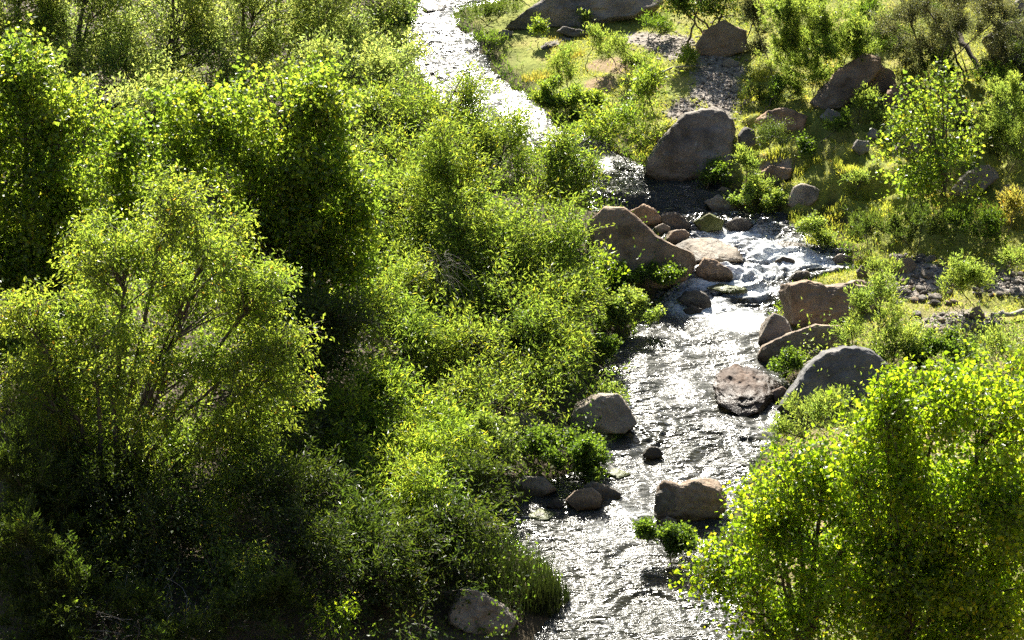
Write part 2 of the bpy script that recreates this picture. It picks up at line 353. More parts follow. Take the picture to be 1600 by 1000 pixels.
mp = N(nt, "ShaderNodeMapping"); mp.inputs['Scale'].default_value = (0.55, 1.5, 1); mp.inputs['Rotation'].default_value = (0, 0, R(14)); nt.links.new(tc.outputs['Position'], mp.inputs[0])
na = N(nt, "ShaderNodeTexNoise", i_Scale=7.5, i_Detail=2.0, i_Roughness=0.5, i_Distortion=1.0); nt.links.new(mp.outputs[0], na.inputs['Vector'])
nb = N(nt, "ShaderNodeTexNoise", i_Scale=10.0, i_Detail=8.0, i_Roughness=0.78, i_Distortion=1.6); nt.links.new(mp.outputs[0], nb.inputs['Vector'])
bp = N(nt, "ShaderNodeBump", i_Strength=1.0, i_Distance=0.095); ca = N(nt, "ShaderNodeAttribute"); ca.attribute_name = "chop"; nt.links.new(ca.outputs['Fac'], bp.inputs['Strength']); nt.links.new(na.outputs[0], bp.inputs['Height'])
gl = N(nt, "ShaderNodeBsdfGlossy", i_Roughness=0.19); gl.inputs[0].default_value = (1, 1, 1, 1); nt.links.new(bp.outputs[0], gl.inputs['Normal'])
tr = N(nt, "ShaderNodeBsdfTransparent"); tr.inputs[0].default_value = (0.50, 0.50, 0.38, 1)
di = N(nt, "ShaderNodeBsdfDiffuse"); di.inputs[0].default_value = (0.045, 0.045, 0.030, 1)
fr = N(nt, "ShaderNodeFresnel", i_IOR=1.33); nt.links.new(bp.outputs[0], fr.inputs['Normal'])
gw = N(nt, "ShaderNodeBsdfGlossy", i_Roughness=0.36); gw.inputs[0].default_value = (1, 1, 1, 1); nt.links.new(bp.outputs[0], gw.inputs['Normal'])
gm_ = N(nt, "ShaderNodeMixShader"); gm_.inputs[0].default_value = 0.26; nt.links.new(gl.outputs[0], gm_.inputs[1]); nt.links.new(gw.outputs[0], gm_.inputs[2])
m0 = N(nt, "ShaderNodeMixShader"); m0.inputs[0].default_value = 0.45; nt.links.new(tr.outputs[0], m0.inputs[1]); nt.links.new(di.outputs[0], m0.inputs[2])
m1 = N(nt, "ShaderNodeMixShader"); nt.links.new(fr.outputs[0], m1.inputs[0]); nt.links.new(m0.outputs[0], m1.inputs[1]); nt.links.new(gm_.outputs[0], m1.inputs[2])
fo = N(nt, "ShaderNodeBsdfDiffuse"); fo.inputs[0].default_value = (0.78, 0.80, 0.80, 1)
fa = N(nt, "ShaderNodeAttribute"); fa.attribute_name = "foam"
ma = N(nt, "ShaderNodeMath", operation='MULTIPLY_ADD'); nt.links.new(fa.outputs['Fac'], ma.inputs[0]); ma.inputs[1].default_value = 0.46; nt.links.new(nb.outputs[0], ma.inputs[2])
fm = N(nt, "ShaderNodeMapRange"); nt.links.new(ma.outputs[0], fm.inputs[0]); fm.inputs[1].default_value = 0.68; fm.inputs[2].default_value = 0.98
fm.inputs[4].default_value = 0.9
m2 = N(nt, "ShaderNodeMixShader"); nt.links.new(fm.outputs[0], m2.inputs[0]); nt.links.new(m1.outputs[0], m2.inputs[1]); nt.links.new(fo.outputs[0], m2.inputs[2])
nt.links.new(m2.outputs[0], out.inputs[0])
tag(link("water", wm, m), "sunlit rippling creek water with white rapids", kind="structure")

# ------------------------------------------------------------------ rocks
import bmesh
_ico = {}
def ico(n):
    if n not in _ico:
        bm = bmesh.new(); bmesh.ops.create_icosphere(bm, subdivisions=n, radius=1)
        V = np.array([v.co[:] for v in bm.verts]); F = np.array([[v.index for v in f.verts] for f in bm.faces]); bm.free()
        _ico[n] = (V, F)
    return _ico[n]
def rock(poly, label, mat='grey', name='boulder', depth=0.9, rough=1.0, sub=5, flat=2.6, cuts=5, seed=0, group=None, wet=True, cat=None, lie=0.0):
    """boulder whose outline seen from the creek bridge follows poly; its own depth, facets and crust"""
    P = np.array(poly, float); u0, u1 = P[:, 0].min(), P[:, 0].max(); v0, v1 = P[:, 1].min(), P[:, 1].max()
    cu, cv = (u0+u1)/2, (v0+v1)/2
    kb = P[np.argmax(P[:, 1])]; g = hit(kb[0], min(kb[1], 1010)); dist = float(np.dot(g-CO, CF))
    hw = (u1-u0)/2/FPX*dist; hh = (v1-v0)/2/FPX*dist
    dep = min(hw, max(hh*1.5, hw*0.55)) * depth
    if lie: dep *= 0.42 if 'flaky' not in label else 0.24
    dist = dist + (hh*lie if lie else dep*0.55); k = dist/FPX
    C = CO + (CR*((cu-800)/FPX) - CU*((cv-500)/FPX) + CF) * dist
    a = np.arctan2(-(P[:, 1]-cv), P[:, 0]-cu); r = np.hypot(P[:, 0]-cu, P[:, 1]-cv)*k
    o = np.argsort(a); a = a[o]; r = r[o]
    V, F = ico(sub); V = V.copy()
    # star profile: walk round the closed polygon exactly
    pts = np.stack([np.cos(a)*r, np.sin(a)*r], 1)
    th = np.arctan2(V[:, 1], V[:, 0]); rr = np.zeros(len(V))
    for i in range(len(a)):
        p0 = pts[i]; p1 = pts[(i+1) % len(a)]; a0 = a[i]; a1 = a[(i+1) % len(a)]
        if a1 <= a0: a1 += 2*math.pi
        t = th.copy(); t = np.where(t < a0, t+2*math.pi, t); sel = (t >= a0) & (t <= a1)
        dx, dy = np.cos(th[sel]), np.sin(th[sel]); ex, ey = p1-p0
        den = dx*ey - dy*ex; rr[sel] = (p0[0]*ey - p0[1]*ex)/np.where(abs(den) < 1e-9, 1e-9, den)
    rr = np.clip(rr, 0.02, None)
    rho = np.hypot(V[:, 0], V[:, 1]); z = V[:, 2]
    e = 2.0/flat
    pr = np.clip(rho, 0, 1)**e if flat != 2 else rho
    pz = np.sign(z)*np.abs(z)**e
    L = np.stack([np.cos(th)*rr*pr, np.sin(th)*rr*pr, pz*dep], 1)
    rs = np.random.default_rng(seed*7 + len(label) + int(cu))
    size = (hw+hh)/2
    for c in range(cuts):                      # facets facing the viewer's side and the top back
        n = rs.normal(size=3); n[2] = (-abs(n[2]) if c % 2 else abs(n[2])) - 0.2; n[0] *= 0.55; n[1] *= 0.5; n /= np.linalg.norm(n)
        q = L @ n; lim = q.max()*rs.uniform(0.72, 0.9); over = np.clip(q-lim, 0, None); L -= over[:, None]*n*0.9
    for (nn, fr_) in () if lie else ((np.array([0.12*rs.normal(), -0.22, -1.0]), 0.50), (np.array([0.10*rs.normal(), 0.10, -1.0]), 0.56)):
        nn = nn/np.linalg.norm(nn); q = L@nn; lim = q.max()*fr_; L -= (np.clip(q-lim, 0, None)*0.88)[:, None]*nn
    q = L/size; f = 1.5
    d = 0.12*fbm(q[:, 0]*f+seed, q[:, 1]*f+cu, q[:, 2]*f, 3, 0.5) + 0.045*(1-2*np.abs(noise(q[:, 0]*3.5, q[:, 1]*3.5+seed, q[:, 2]*3.5))) \
        + 0.046*fbm(q[:, 0]*6, q[:, 1]*9+cu, q[:, 2]*9, 3, 0.6)
    L[:, 2] += L[:, 1]*lie
    nrm = V / np.linalg.norm(V, axis=1)[:, None]
    L += nrm * (d*size*rough*0.75)[:, None]
    Wd = CR*L[:, :1] + CU*L[:, 1:2] + CF*L[:, 2:3]
    base = C.copy(); base[2] = Hs(C[0], C[1])
    me = mesh_from(name, Wd + (C-base), F, True)
    ob = link(name, me, RM[mat], None, base); tag(ob, label, cat or ('boulder' if name == 'boulder' else 'rock'), group)
    xl, xr = banks(np.array([g[1]])); inw = xl[0]-0.3 < g[0] < xr[0]+0.3
    ob['wl'] = (float(W(g[1])) + (0.10 if 'flaky' in label else 0.0)) if (inw and wet) else -99.0
    return ob
ROCKS = [
 ([(1003,275),(1010,250),(1030,222),(1048,200),(1070,180),(1095,172),(1125,176),(1148,190),(1157,215),(1156,245),(1145,262),(1120,282),(1075,290),(1030,288)], "huge grey dome-shaped boulder at the head of the pool", 'grey', 'boulder', 1.0, 0.6),
 ([(920,345),(945,324),(975,325),(1000,345),(1025,368),(1055,385),(1082,395),(1088,412),(1070,438),(1030,452),(990,458),(940,450),(916,410)], "large smooth brown slab sloping down to the rapids", 'brown', 'boulder', 0.9, 0.35),
 ([(986,330),(1005,319),(1025,328),(1037,345),(1028,360),(1003,352)], "orange-brown rock perched behind the smooth brown slab", 'rust', 'rock', 1, 1),
 ([(1030,338),(1050,331),(1070,338),(1079,354),(1068,364),(1040,358)], "dark wet rock beside the orange-brown rock at the cascade lip", 'dark', 'rock', 1, 1),
 ([(1021,354),(1035,348),(1048,355),(1046,366),(1030,369)], "small pale round stone wedged above the flat slab", 'pale', 'rock', 1, 0.7),
 ([(1036,372),(1045,361),(1070,358),(1079,368),(1070,379),(1050,382)], "low tan stone touching the upper edge of the flat slab", 'brown', 'rock', 1, 0.7),
 ([(1050,385),(1078,373),(1110,371),(1140,380),(1162,396),(1158,408),(1120,412),(1080,410)], "flat pale grey slab jutting into the white rapids", 'pale', 'boulder', 1.2, 0.7),
 ([(1086,420),(1100,403),(1115,405),(1146,426),(1144,438),(1110,442),(1088,438)], "brown wedge rock at the tip of the smooth slab", 'brown', 'rock', 1, 1),
 ([(1054,466),(1070,456),(1095,455),(1116,471),(1110,482),(1080,482)], "dark rounded rock alone in the rapids below the slab", 'dark', 'rock', 1, 0.8),
 ([(1066,484),(1080,478),(1100,483),(1094,490),(1072,491)], "tiny wet rock just under the dark rounded rapid rock", 'dark', 'rock', 1, 1),
 ([(1083,347),(1108,333),(1132,344),(1128,360),(1095,364)], "mossy green wet rock parting the little cascade", 'moss', 'rock', 1, 0.7),
 ([(1132,350),(1150,340),(1170,344),(1180,356),(1160,362),(1138,360)], "black wet rock under the falling cascade water", 'dark', 'rock', 1, 1),
 ([(1098,316),(1118,305),(1140,313),(1156,330),(1140,336),(1112,332)], "rough grey stone by the cress at the pool outlet", 'grey', 'rock', 1, 1.2),
 ([(1118,300),(1128,292),(1142,296),(1140,306),(1124,308)], "small dark stone in the shade of the huge boulder", 'dark', 'rock', 1, 1),
 ([(1207,410),(1222,401),(1240,405),(1243,413),(1225,416)], "low black rock breaking the upper rapids", 'dark', 'rock', 1, 0.9),
 ([(1230,438),(1245,424),(1262,424),(1270,432),(1250,441)], "pointed dark rock just above the big brown block", 'dark', 'rock', 1, 1),
 ([(1205,382),(1225,377),(1255,380),(1268,388),(1240,392),(1212,390)], "long low wet ledge under the moss mounds", 'dark', 'rock', 1, 1),
 ([(1100,449),(1125,443),(1165,450),(1170,458),(1130,458)], "thin dark ledge under the lower cascade", 'moss', 'rock', 1.2, 0.8),
 ([(1215,494),(1215,462),(1224,446),(1260,439),(1290,446),(1330,442),(1358,450),(1366,472),(1350,502),(1300,516),(1240,520)], "big blocky brown boulder with a flat rough top", 'brown', 'boulder', 0.9, 0.7),
 ([(1322,442),(1345,436),(1368,448),(1376,470),(1362,482),(1335,474)], "brown boulder leaning behind the right end of the block", 'brown', 'boulder', 0.8, 1),
 ([(1184,538),(1189,506),(1209,489),(1228,498),(1240,516),(1222,536),(1195,545)], "rounded grey boulder wedged beneath the brown block", 'grey', 'boulder', 1, 0.6),
 ([(1183,558),(1190,541),(1230,520),(1275,506),(1312,508),(1330,530),(1310,556),(1260,571),(1220,572),(1190,567)], "long sloping tan boulder below the brown block", 'brown', 'boulder', 0.9, 0.5),
 ([(1216,640),(1230,612),(1258,577),(1285,550),(1320,540),(1355,544),(1390,570),(1385,630),(1320,660),(1240,668)], "large dark grey boulder with a peaked shoulder by the yellow-green tree", 'slate', 'boulder', 0.9, 0.55),
 ([(1248,592),(1256,568),(1276,562),(1290,572),(1275,592)], "small pale boulder beside the peaked grey boulder", 'pale', 'rock', 1, 1),
 ([(1262,552),(1276,545),(1290,550),(1284,562),(1266,562)], "dark stone in the hollow between tan and grey boulders", 'dark', 'rock', 1, 1),
 ([(1112,604),(1128,578),(1158,569),(1195,578),(1226,604),(1222,624),(1190,642),(1150,648),(1120,630)], "broad reddish flaky rock lying flat in the creek", 'red', 'boulder', 1.5, 1.1),
 ([(1205,612),(1222,604),(1236,612),(1228,626),(1210,628)], "small reddish rock between flat rock and grey boulder", 'red', 'rock', 1, 1),
 ([(888,658),(903,627),(935,613),(965,616),(986,640),(996,661),(975,676),(930,677),(900,672)], "rounded grey boulder at the creek edge below the willow", 'grey', 'boulder', 1, 0.6),
 ([(786,662),(800,645),(830,646),(856,666),(850,684),(810,682)], "grey boulder half hidden under the willow branches", 'grey', 'boulder', 1, 0.9),
 ([(1003,712),(1013,697),(1030,699),(1037,711),(1020,719)], "small dark pyramid rock in mid creek", 'dark', 'rock', 1, 1),
 ([(945,740),(962,731),(987,741),(966,748)], "flat mossy stone off the tip of the cress bank", 'moss', 'rock', 1, 0.6),
 ([(798,765),(818,744),(850,744),(872,765),(850,776),(815,776)], "smooth dark grey rock under the cress bank", 'grey', 'rock', 1, 0.5),
 ([(882,782),(899,766),(925,762),(946,779),(936,794),(900,798)], "oval brown-grey rock in front of the twin dark stones", 'brown', 'rock', 1, 0.5),
 ([(903,765),(926,752),(950,758),(972,771),(966,780),(930,784)], "dark stone with a grass tuft behind the oval rock", 'dark', 'rock', 1, 0.8),
 ([(854,792),(866,779),(881,785),(874,796)], "knobbly little dark rock left of the oval rock", 'dark', 'rock', 1, 1),
 ([(820,806),(845,795),(872,803),(855,812),(830,813)], "low mossy stone awash near the reeds", 'moss', 'rock', 1, 0.6),
 ([(1018,790),(1022,766),(1040,752),(1060,757),(1090,749),(1120,751),(1134,768),(1132,795),(1118,820),(1060,818),(1028,814)], "square brown boulder standing in the lower creek", 'brown', 'boulder', 0.8, 0.7),
 ([(1020,800),(1024,772),(1040,760),(1056,768),(1062,792),(1052,814),(1032,812)], "dark rounded lump against the left side of the square boulder", 'dark', 'rock', 0.5, 0.7),
 ([(1030,815),(1042,806),(1058,812),(1050,824),(1034,824)], "small grey stone at the foot of the square boulder", 'grey', 'rock', 1, 1),
 ([(992,832),(1000,818),(1016,816),(1020,830),(1004,838)], "dark stone peeking out left of the round islet bush", 'dark', 'rock', 1, 1),
 ([(698,930),(713,916),(742,920),(780,943),(810,970),(792,986),(740,992),(703,970)], "pale angular rock at the waterside under the reeds", 'pale', 'boulder', 1, 1),
 ([(600,1010),(630,985),(690,978),(760,990),(790,1012),(700,1030)], "flat dark rock shelf at the lower bank", 'dark', 'boulder', 1, 0.8),
 ([(1228,320),(1239,292),(1260,283),(1281,297),(1277,312),(1255,330),(1238,330)], "smooth dark grey egg-shaped boulder on the moss", 'grey', 'boulder', 1, 0.4),
 ([(1182,190),(1198,172),(1235,171),(1260,183),(1252,208),(1210,206)], "flat-topped pink-brown rock above the moss mounds", 'rust', 'boulder', 1, 0.9),
 ([(1281,182),(1294,169),(1314,178),(1318,190),(1300,197),(1285,194)], "pale grey stone below the tilted brown boulder", 'pale', 'rock', 1, 1),
 ([(1268,158),(1285,135),(1318,102),(1345,86),(1378,90),(1378,115),(1350,142),(1310,170),(1280,172)], "tilted brown boulder with a sunlit rough back", 'brown', 'boulder', 0.8, 1),
 ([(1352,120),(1372,104),(1395,112),(1400,135),(1375,150),(1352,142)], "brown rock tucked right of the tilted boulder", 'brown', 'boulder', 1, 1),
 ([(1378,152),(1398,130),(1420,142),(1426,164),(1400,172),(1382,168)], "shaded pinkish rock behind the sapling top", 'rust', 'rock', 1, 1),
 ([(1394,240),(1410,214),(1438,199),(1452,212),(1448,236),(1418,246)], "pale grey boulder seen through the sapling leaves", 'pale', 'boulder', 1, 1),
 ([(1330,232),(1340,218),(1356,222),(1360,236),(1344,244)], "small pale stone left of the sapling", 'pale', 'rock', 1, 1),
 ([(1355,210),(1364,200),(1374,206),(1370,218),(1358,220)], "tiny pale stone on the slope over the moss", 'pale', 'rock', 1, 1),
 ([(1474,312),(1500,280),(1528,259),(1556,259),(1562,276),(1532,297),(1502,318)], "long pale boulder slanting up right of the sapling", 'pale', 'boulder', 0.9, 1.1),
 ([(1553,306),(1575,288),(1592,292),(1594,306),(1572,316)], "tan rock beside the dry yellow grass", 'brown', 'rock', 1, 1),
 ([(790,45),(812,25),(850,2),(890,-22),(960,-38),(1030,-30),(1036,18),(1000,30),(920,40),(845,48)], "massive grey boulder with a pale sloping flank at the upstream bend", 'grey', 'boulder', 0.6, 0.7),
 ([(826,84),(848,68),(870,58),(900,52),(930,56),(920,66),(880,72),(850,80)], "long thin grey rock lying in the meadow", 'grey', 'rock', 0.7, 1.2),
 ([(868,50),(880,42),(905,46),(925,54),(900,60)], "low grey rock in front of the massive boulder", 'grey', 'rock', 1, 1),
 ([(776,52),(786,46),(802,50),(798,58),(782,58)], "small grey stone at the edge of the reedy point", 'grey', 'rock', 1, 1),
 ([(1086,72),(1100,48),(1132,36),(1165,48),(1170,80),(1130,92),(1095,88)], "shadowed brown boulder under the dark overhanging tree", 'brown', 'boulder', 1, 0.9),
 ([(1152,212),(1164,197),(1178,203),(1182,224),(1168,234),(1156,230)], "small dark boulder touching the right side of the huge dome", 'dark', 'rock', 1, 0.8),
 ([(1184,274),(1204,258),(1238,264),(1238,280),(1206,288)], "low pinkish rock amid the bank plants", 'rust', 'rock', 1, 1.2),
 ([(1126,98),(1140,92),(1156,98),(1150,106),(1132,106)], "pale stone on the gravel bar edge", 'pale', 'rock', 1, 1),
 ([(1138,140),(1148,133),(1156,140),(1150,147)], "little pale stone low on the gravel bar", 'pale', 'rock', 1, 1),
 ([(1535,65),(1560,40),(1600,34),(1640,60),(1620,100),(1560,98)], "grey-brown boulder beneath the tangled grey branches", 'grey', 'boulder', 0.8, 1),
 ([(1575,12),(1592,0),(1620,-10),(1630,12),(1600,22)], "pale boulder in the tangle at the top of the slope", 'pale', 'boulder', 1, 1),
 ([(1512,495),(1522,480),(1534,476),(1538,488),(1528,500)], "pointed brown stone standing beside the bleached log", 'brown', 'rock', 1, 1),
 ([(1392,418),(1402,404),(1424,402),(1432,416),(1420,428),(1400,428)], "brown cobble, the widest in the cobble patch", 'brown', 'rock', 1, 0.6),
 ([(1300,404),(1312,396),(1332,402),(1330,412),(1308,414)], "grey stone at the end of the rapids by the bank grass", 'grey', 'rock', 1, 1),
 ([(1338,425),(1346,414),(1356,422),(1350,434),(1340,434)], "dark cobble among grass beside the brown block", 'dark', 'rock', 1, 1),
 ([(1362,430),(1370,418),(1382,424),(1378,436),(1366,438)], "grey cobble between the block and the cobble patch", 'grey', 'rock', 1, 1),
 ([(660,12),(676,4),(700,10),(694,20),(670,20)], "dark rock awash where the creek enters the view", 'dark', 'rock', 1, 1),
 ([(700,140),(716,132),(744,136),(738,144),(712,146)], "mossy bar of stone awash in the bright reach", 'moss', 'rock', 1, 1),
]
for k, q in enumerate(ROCKS):
    poly, lab, mt, nm, dep, rg = q
    big = (max(p[0] for p in poly)-min(p[0] for p in poly))
    rock(poly, lab, mt, nm, dep, rg, 6 if big > 110 else (5 if big > 40 else 4), 2.5 if big > 60 else 2.2, 6 if big > 60 else 4, k, lie=1.35 if any(w in lab for w in ('flat pale', 'flaky', 'long thin', 'thin dark ledge', 'long low wet', 'flat mossy', 'mossy bar', 'low mossy', 'rock shelf', 'rock awash')) else 0.0)
# cobbles
cob_me = []
for k in range(7):
    V, F = ico(3); V = V.copy(); rs = np.random.default_rng(k+50)
    for c in range(6):
        n = rs.normal(size=3); n /= np.linalg.norm(n); lim = rs.uniform(0.7, 0.9); V -= np.clip(V@n-lim, 0, None)[:, None]*n
    V *= 1+0.10*fbm(V[:, 0]*1.5+k, V[:, 1]*1.5, V[:, 2]*1.5, 3)[:, None]
    cob_me.append((V*np.array([1, rs.uniform(.7, 1), rs.uniform(.55, .75)]), F))
def cobbles(n, region, label, group, rmin, rmax, mats):
    me_cache = {}
    cells = []
    for i in range(n):
        for t in range(40):
            u = region[0] + random.uniform(-1, 1)*region[2]; v = region[1] + random.uniform(-1, 1)*region[3]
            g = hit(u, v); r = random.uniform(rmin, rmax)
            if all((g[0]-c[0])**2 + (g[1]-c[1])**2 > (0.8*(r+c[2]))**2 for c in cells): break
        cells.append((g[0], g[1], r))
        mt = random.choice(mats); kk = random.randrange(7)
        if (mt, kk) not in me_cache:
            me = mesh_from("cobble", cob_me[kk][0], cob_me[kk][1], True); me.materials.append(RM[mt]); me_cache[(mt, kk)] = me
        o = link("cobble", me_cache[(mt, kk)], None, None, (g[0], g[1], Hs(g[0], g[1])+r*0.25))
        o.scale = (r, r*random.uniform(.8, 1.1), r*random.uniform(.8, 1.1)); o.rotation_euler = (random.uniform(-.3, .3), random.uniform(-.3, .3), random.uniform(0, 6.3))
        o['wl'] = -99.0; tag(o, label, "cobble", group)
cobbles(46, (1440, 438, 52, 38), "rounded grey or brown cobble in the patch above the bleached log", "cobbles in the patch above the log", 0.06, 0.17, ['grey', 'brown', 'pale', 'dark', 'grey'])
cobbles(34, (1566, 443, 44, 20), "grey cobble in the stony strip behind the bleached log", "cobbles behind the log", 0.05, 0.13, ['grey', 'pale', 'dark'])
cobbles(30, (1500, 503, 68, 12), "broken grey stone on the low gravel ridge at the log end", "stones on the gravel ridge", 0.05, 0.14, ['grey', 'brown', 'pale'])
cobbles(36, (1118, 122, 30, 46), "angular grey stone on the upstream gravel bar", "stones on the gravel bar", 0.045, 0.085, ['grey', 'brown', 'pale', 'dark'])
cobbles(12, (1310, 402, 24, 10), "wet grey stone lining the bank at the rapids", "bank stones at the rapids", 0.07, 0.15, ['grey', 'dark', 'moss'])
cobbles(14, (1215, 588, 14, 22), "small wet stone in the shallows left of the peaked grey boulder", "shallow-water stones by the peaked boulder", 0.05, 0.10, ['dark', 'brown', 'moss'])
cobbles(12, (900, 775, 70, 20), "small dark stone in the shallows around the oval rock", "shallow-water stones round the oval rock", 0.05, 0.11, ['dark', 'brown', 'moss'])
cobbles(10, (1105, 330, 50, 14), "small wet stone at the lip of the cascade", "stones at the cascade lip", 0.05, 0.12, ['dark', 'brown', 'moss'])
# pebbles nobody could count
def pebbles(name, n, spots, rmin, rmax, mat, label):
    V, F = ico(1); per = []
    for (u, v, ru, rv, w) in spots:
        c = hit(u, v); e = hit(u+ru, v); f = hit(u, v-rv); f2 = hit(u, v+rv)
        k = int(n*w); x = c[0] + rng.normal(0, 0.5, k)*abs(e[0]-c[0]); y = c[1] + rng.normal(0, 0.5, k)*abs(f[1]-f2[1])/2
        per.append(np.stack([x, y], 1))
    xy = np.concatenate(per); r = rng.uniform(rmin, rmax, len(xy)) * rng.uniform(0.5, 1, len(xy))
    z = H(xy[:, 0], xy[:, 1]) + r*0.2
    Vs = V[None] * (1+rng.uniform(-0.2, 0.2, (len(xy), len(V), 1))) * r[:, None, None] * np.array([1, 0.9, 0.65]) + np.stack([xy[:, 0], xy[:, 1], z], 1)[:, None]
    Fs = F[None] + (np.arange(len(xy))*len(V))[:, None, None]
    tag(link(name, mesh_from(name, Vs.reshape(-1, 3), Fs.reshape(-1, F.shape[1])), mat), label, "gravel", kind="stuff")
m, nt, out = mat_new("pebble")
g = N(nt, "ShaderNodeNewGeometry"); r_ = ramp(nt, g.outputs['Random Per Island'], [(0, (0.10, 0.085, 0.07)), (0.5, (0.22, 0.19, 0.16)), (0.85, (0.30, 0.24, 0.19)), (1, (0.42, 0.39, 0.35))])
p = N(nt, "ShaderNodeBsdfPrincipled", i_Roughness=0.8); nt.links.new(r_.outputs[0], p.inputs['Base Color']); nt.links.new(p.outputs[0], out.inputs[0]); PEB = m
pebbles("gravel", 3000, [(1120, 122, 40, 60, .42), (1045, 70, 60, 26, .16), (1070, 175, 28, 18, .1), (1430, 440, 50, 32, .14), (1575, 443, 48, 20, .08), (1500, 505, 64, 14, .08)], 0.02, 0.06, PEB,
        "grey gravel spread over the stony bars beside the creek")

# ------------------------------------------------------------------ vegetation
def tubes(P, Rad, sides=3):
    """P (n,k,3) centre lines, Rad (n,k)"""
    n, k, _ = P.shape
    T = np.gradient(P, axis=1); T /= np.linalg.norm(T, axis=2, keepdims=True)+1e-9
    ref = np.where(np.abs(T[..., 2:3]) > 0.9, np.array([1.0, 0, 0]), np.array([0, 0, 1.0]))
    A_ = np.cross(T, ref); A_ /= np.linalg.norm(A_, axis=2, keepdims=True)+1e-9; B_ = np.cross(T, A_)
    an = np.arange(sides)*2*math.pi/sides
    V = P[:, :, None] + Rad[:, :, None, None]*(A_[:, :, None]*np.cos(an)[None, None, :, None] + B_[:, :, None]*np.sin(an)[None, None, :, None])
    V = V.reshape(-1, 3)
    i = np.arange(n)[:, None, None]*k*sides; j = np.arange(k-1)[None, :, None]*sides; s_ = np.arange(sides)[None, None]
    a = i+j+s_; b = i+j+(s_+1) % sides
    return V, np.stack([a, b, b+sides, a+sides], -1).reshape(-1, 4)
def merge(parts):
    Vs, Fs, o = [], [], 0
    for V, F in parts: Vs.append(V); Fs.append(F+o); o += len(V)
    return np.concatenate(Vs), np.concatenate(Fs)
def bez(S, M, T, t):
    return S*((1-t)**2) + M*(2*t*(1-t)) + T*(t*t)
def unit(a): return a/(np.linalg.norm(a, axis=-1, keepdims=True)+1e-9)
def leaves(P, D, Nn, ln, wd, shape):
    """leaf blades at P pointing along D; 'blade' narrow, 'heart' broad, 'big' broad and cupped"""
    D = unit(D); Sd = unit(np.cross(D, Nn)); Nn = np.cross(Sd, D)
    n = len(P); ln = ln[:, None]; wd = wd[:, None]
    if shape == 'blade':
        V = np.stack([P, P + D*ln*0.45 + Sd*wd*0.5 + Nn*wd*0.15, P + D*ln - Nn*ln*0.12, P + D*ln*0.45 - Sd*wd*0.5 + Nn*wd*0.15], 1)
        F = np.array([[0, 1, 2], [0, 2, 3]])
    elif shape == 'heart':
        V = np.stack([P, P + D*ln*0.34 + Sd*wd*0.52 + Nn*wd*0.10, P + D*ln, P + D*ln*0.34 - Sd*wd*0.52 + Nn*wd*0.10], 1)
        F = np.array([[0, 1, 2], [0, 2, 3]])
    else:
        V = np.stack([P, P + D*ln*0.12 + Sd*wd*0.40 + Nn*wd*.06, P + D*ln*0.45 + Sd*wd*0.48 + Nn*wd*.10, P + D*ln - Nn*wd*.1,
                      P + D*ln*0.45 - Sd*wd*0.48 + Nn*wd*.10, P + D*ln*0.12 - Sd*wd*0.40 + Nn*wd*.06], 1)
        F = np.array([[0, 1, 2], [0, 2, 3], [0, 3, 4], [0, 4, 5]])
    k = V.shape[1]
    return V.reshape(-1, 3), (F[None] + (np.arange(n)*k)[:, None, None]).reshape(-1, 3)
#        leaf length, width, droop, random orientation, shape, leaf-area index, twig scatter
KIND = {
 'cott':  (0.090, 0.086, 0.35, 1.0, 'heart', 2.0, 0.12), 'cottn': (0.082, 0.080, 0.35, 1.0, 'heart', 2.2, 0.12),
 'elder': (0.098, 0.042, 0.55, 0.7, 'blade', 1.7, 0.09), 'will': (0.115, 0.034, 0.25, 0.5, 'blade', 1.5, 0.09),
 'far':   (0.120, 0.048, 0.10, 0.6, 'blade', 1.35, 0.08), 'feath': (0.088, 0.027, -0.2, 0.40, 'blade', 1.5, 0.03),
 'cress': (0.060, 0.044, 0.0, 0.9, 'heart', 4.0, 0.05), 'grey': (0.045, 0.022, 0.2, 0.9, 'blade', 1.0, 0.06),
}
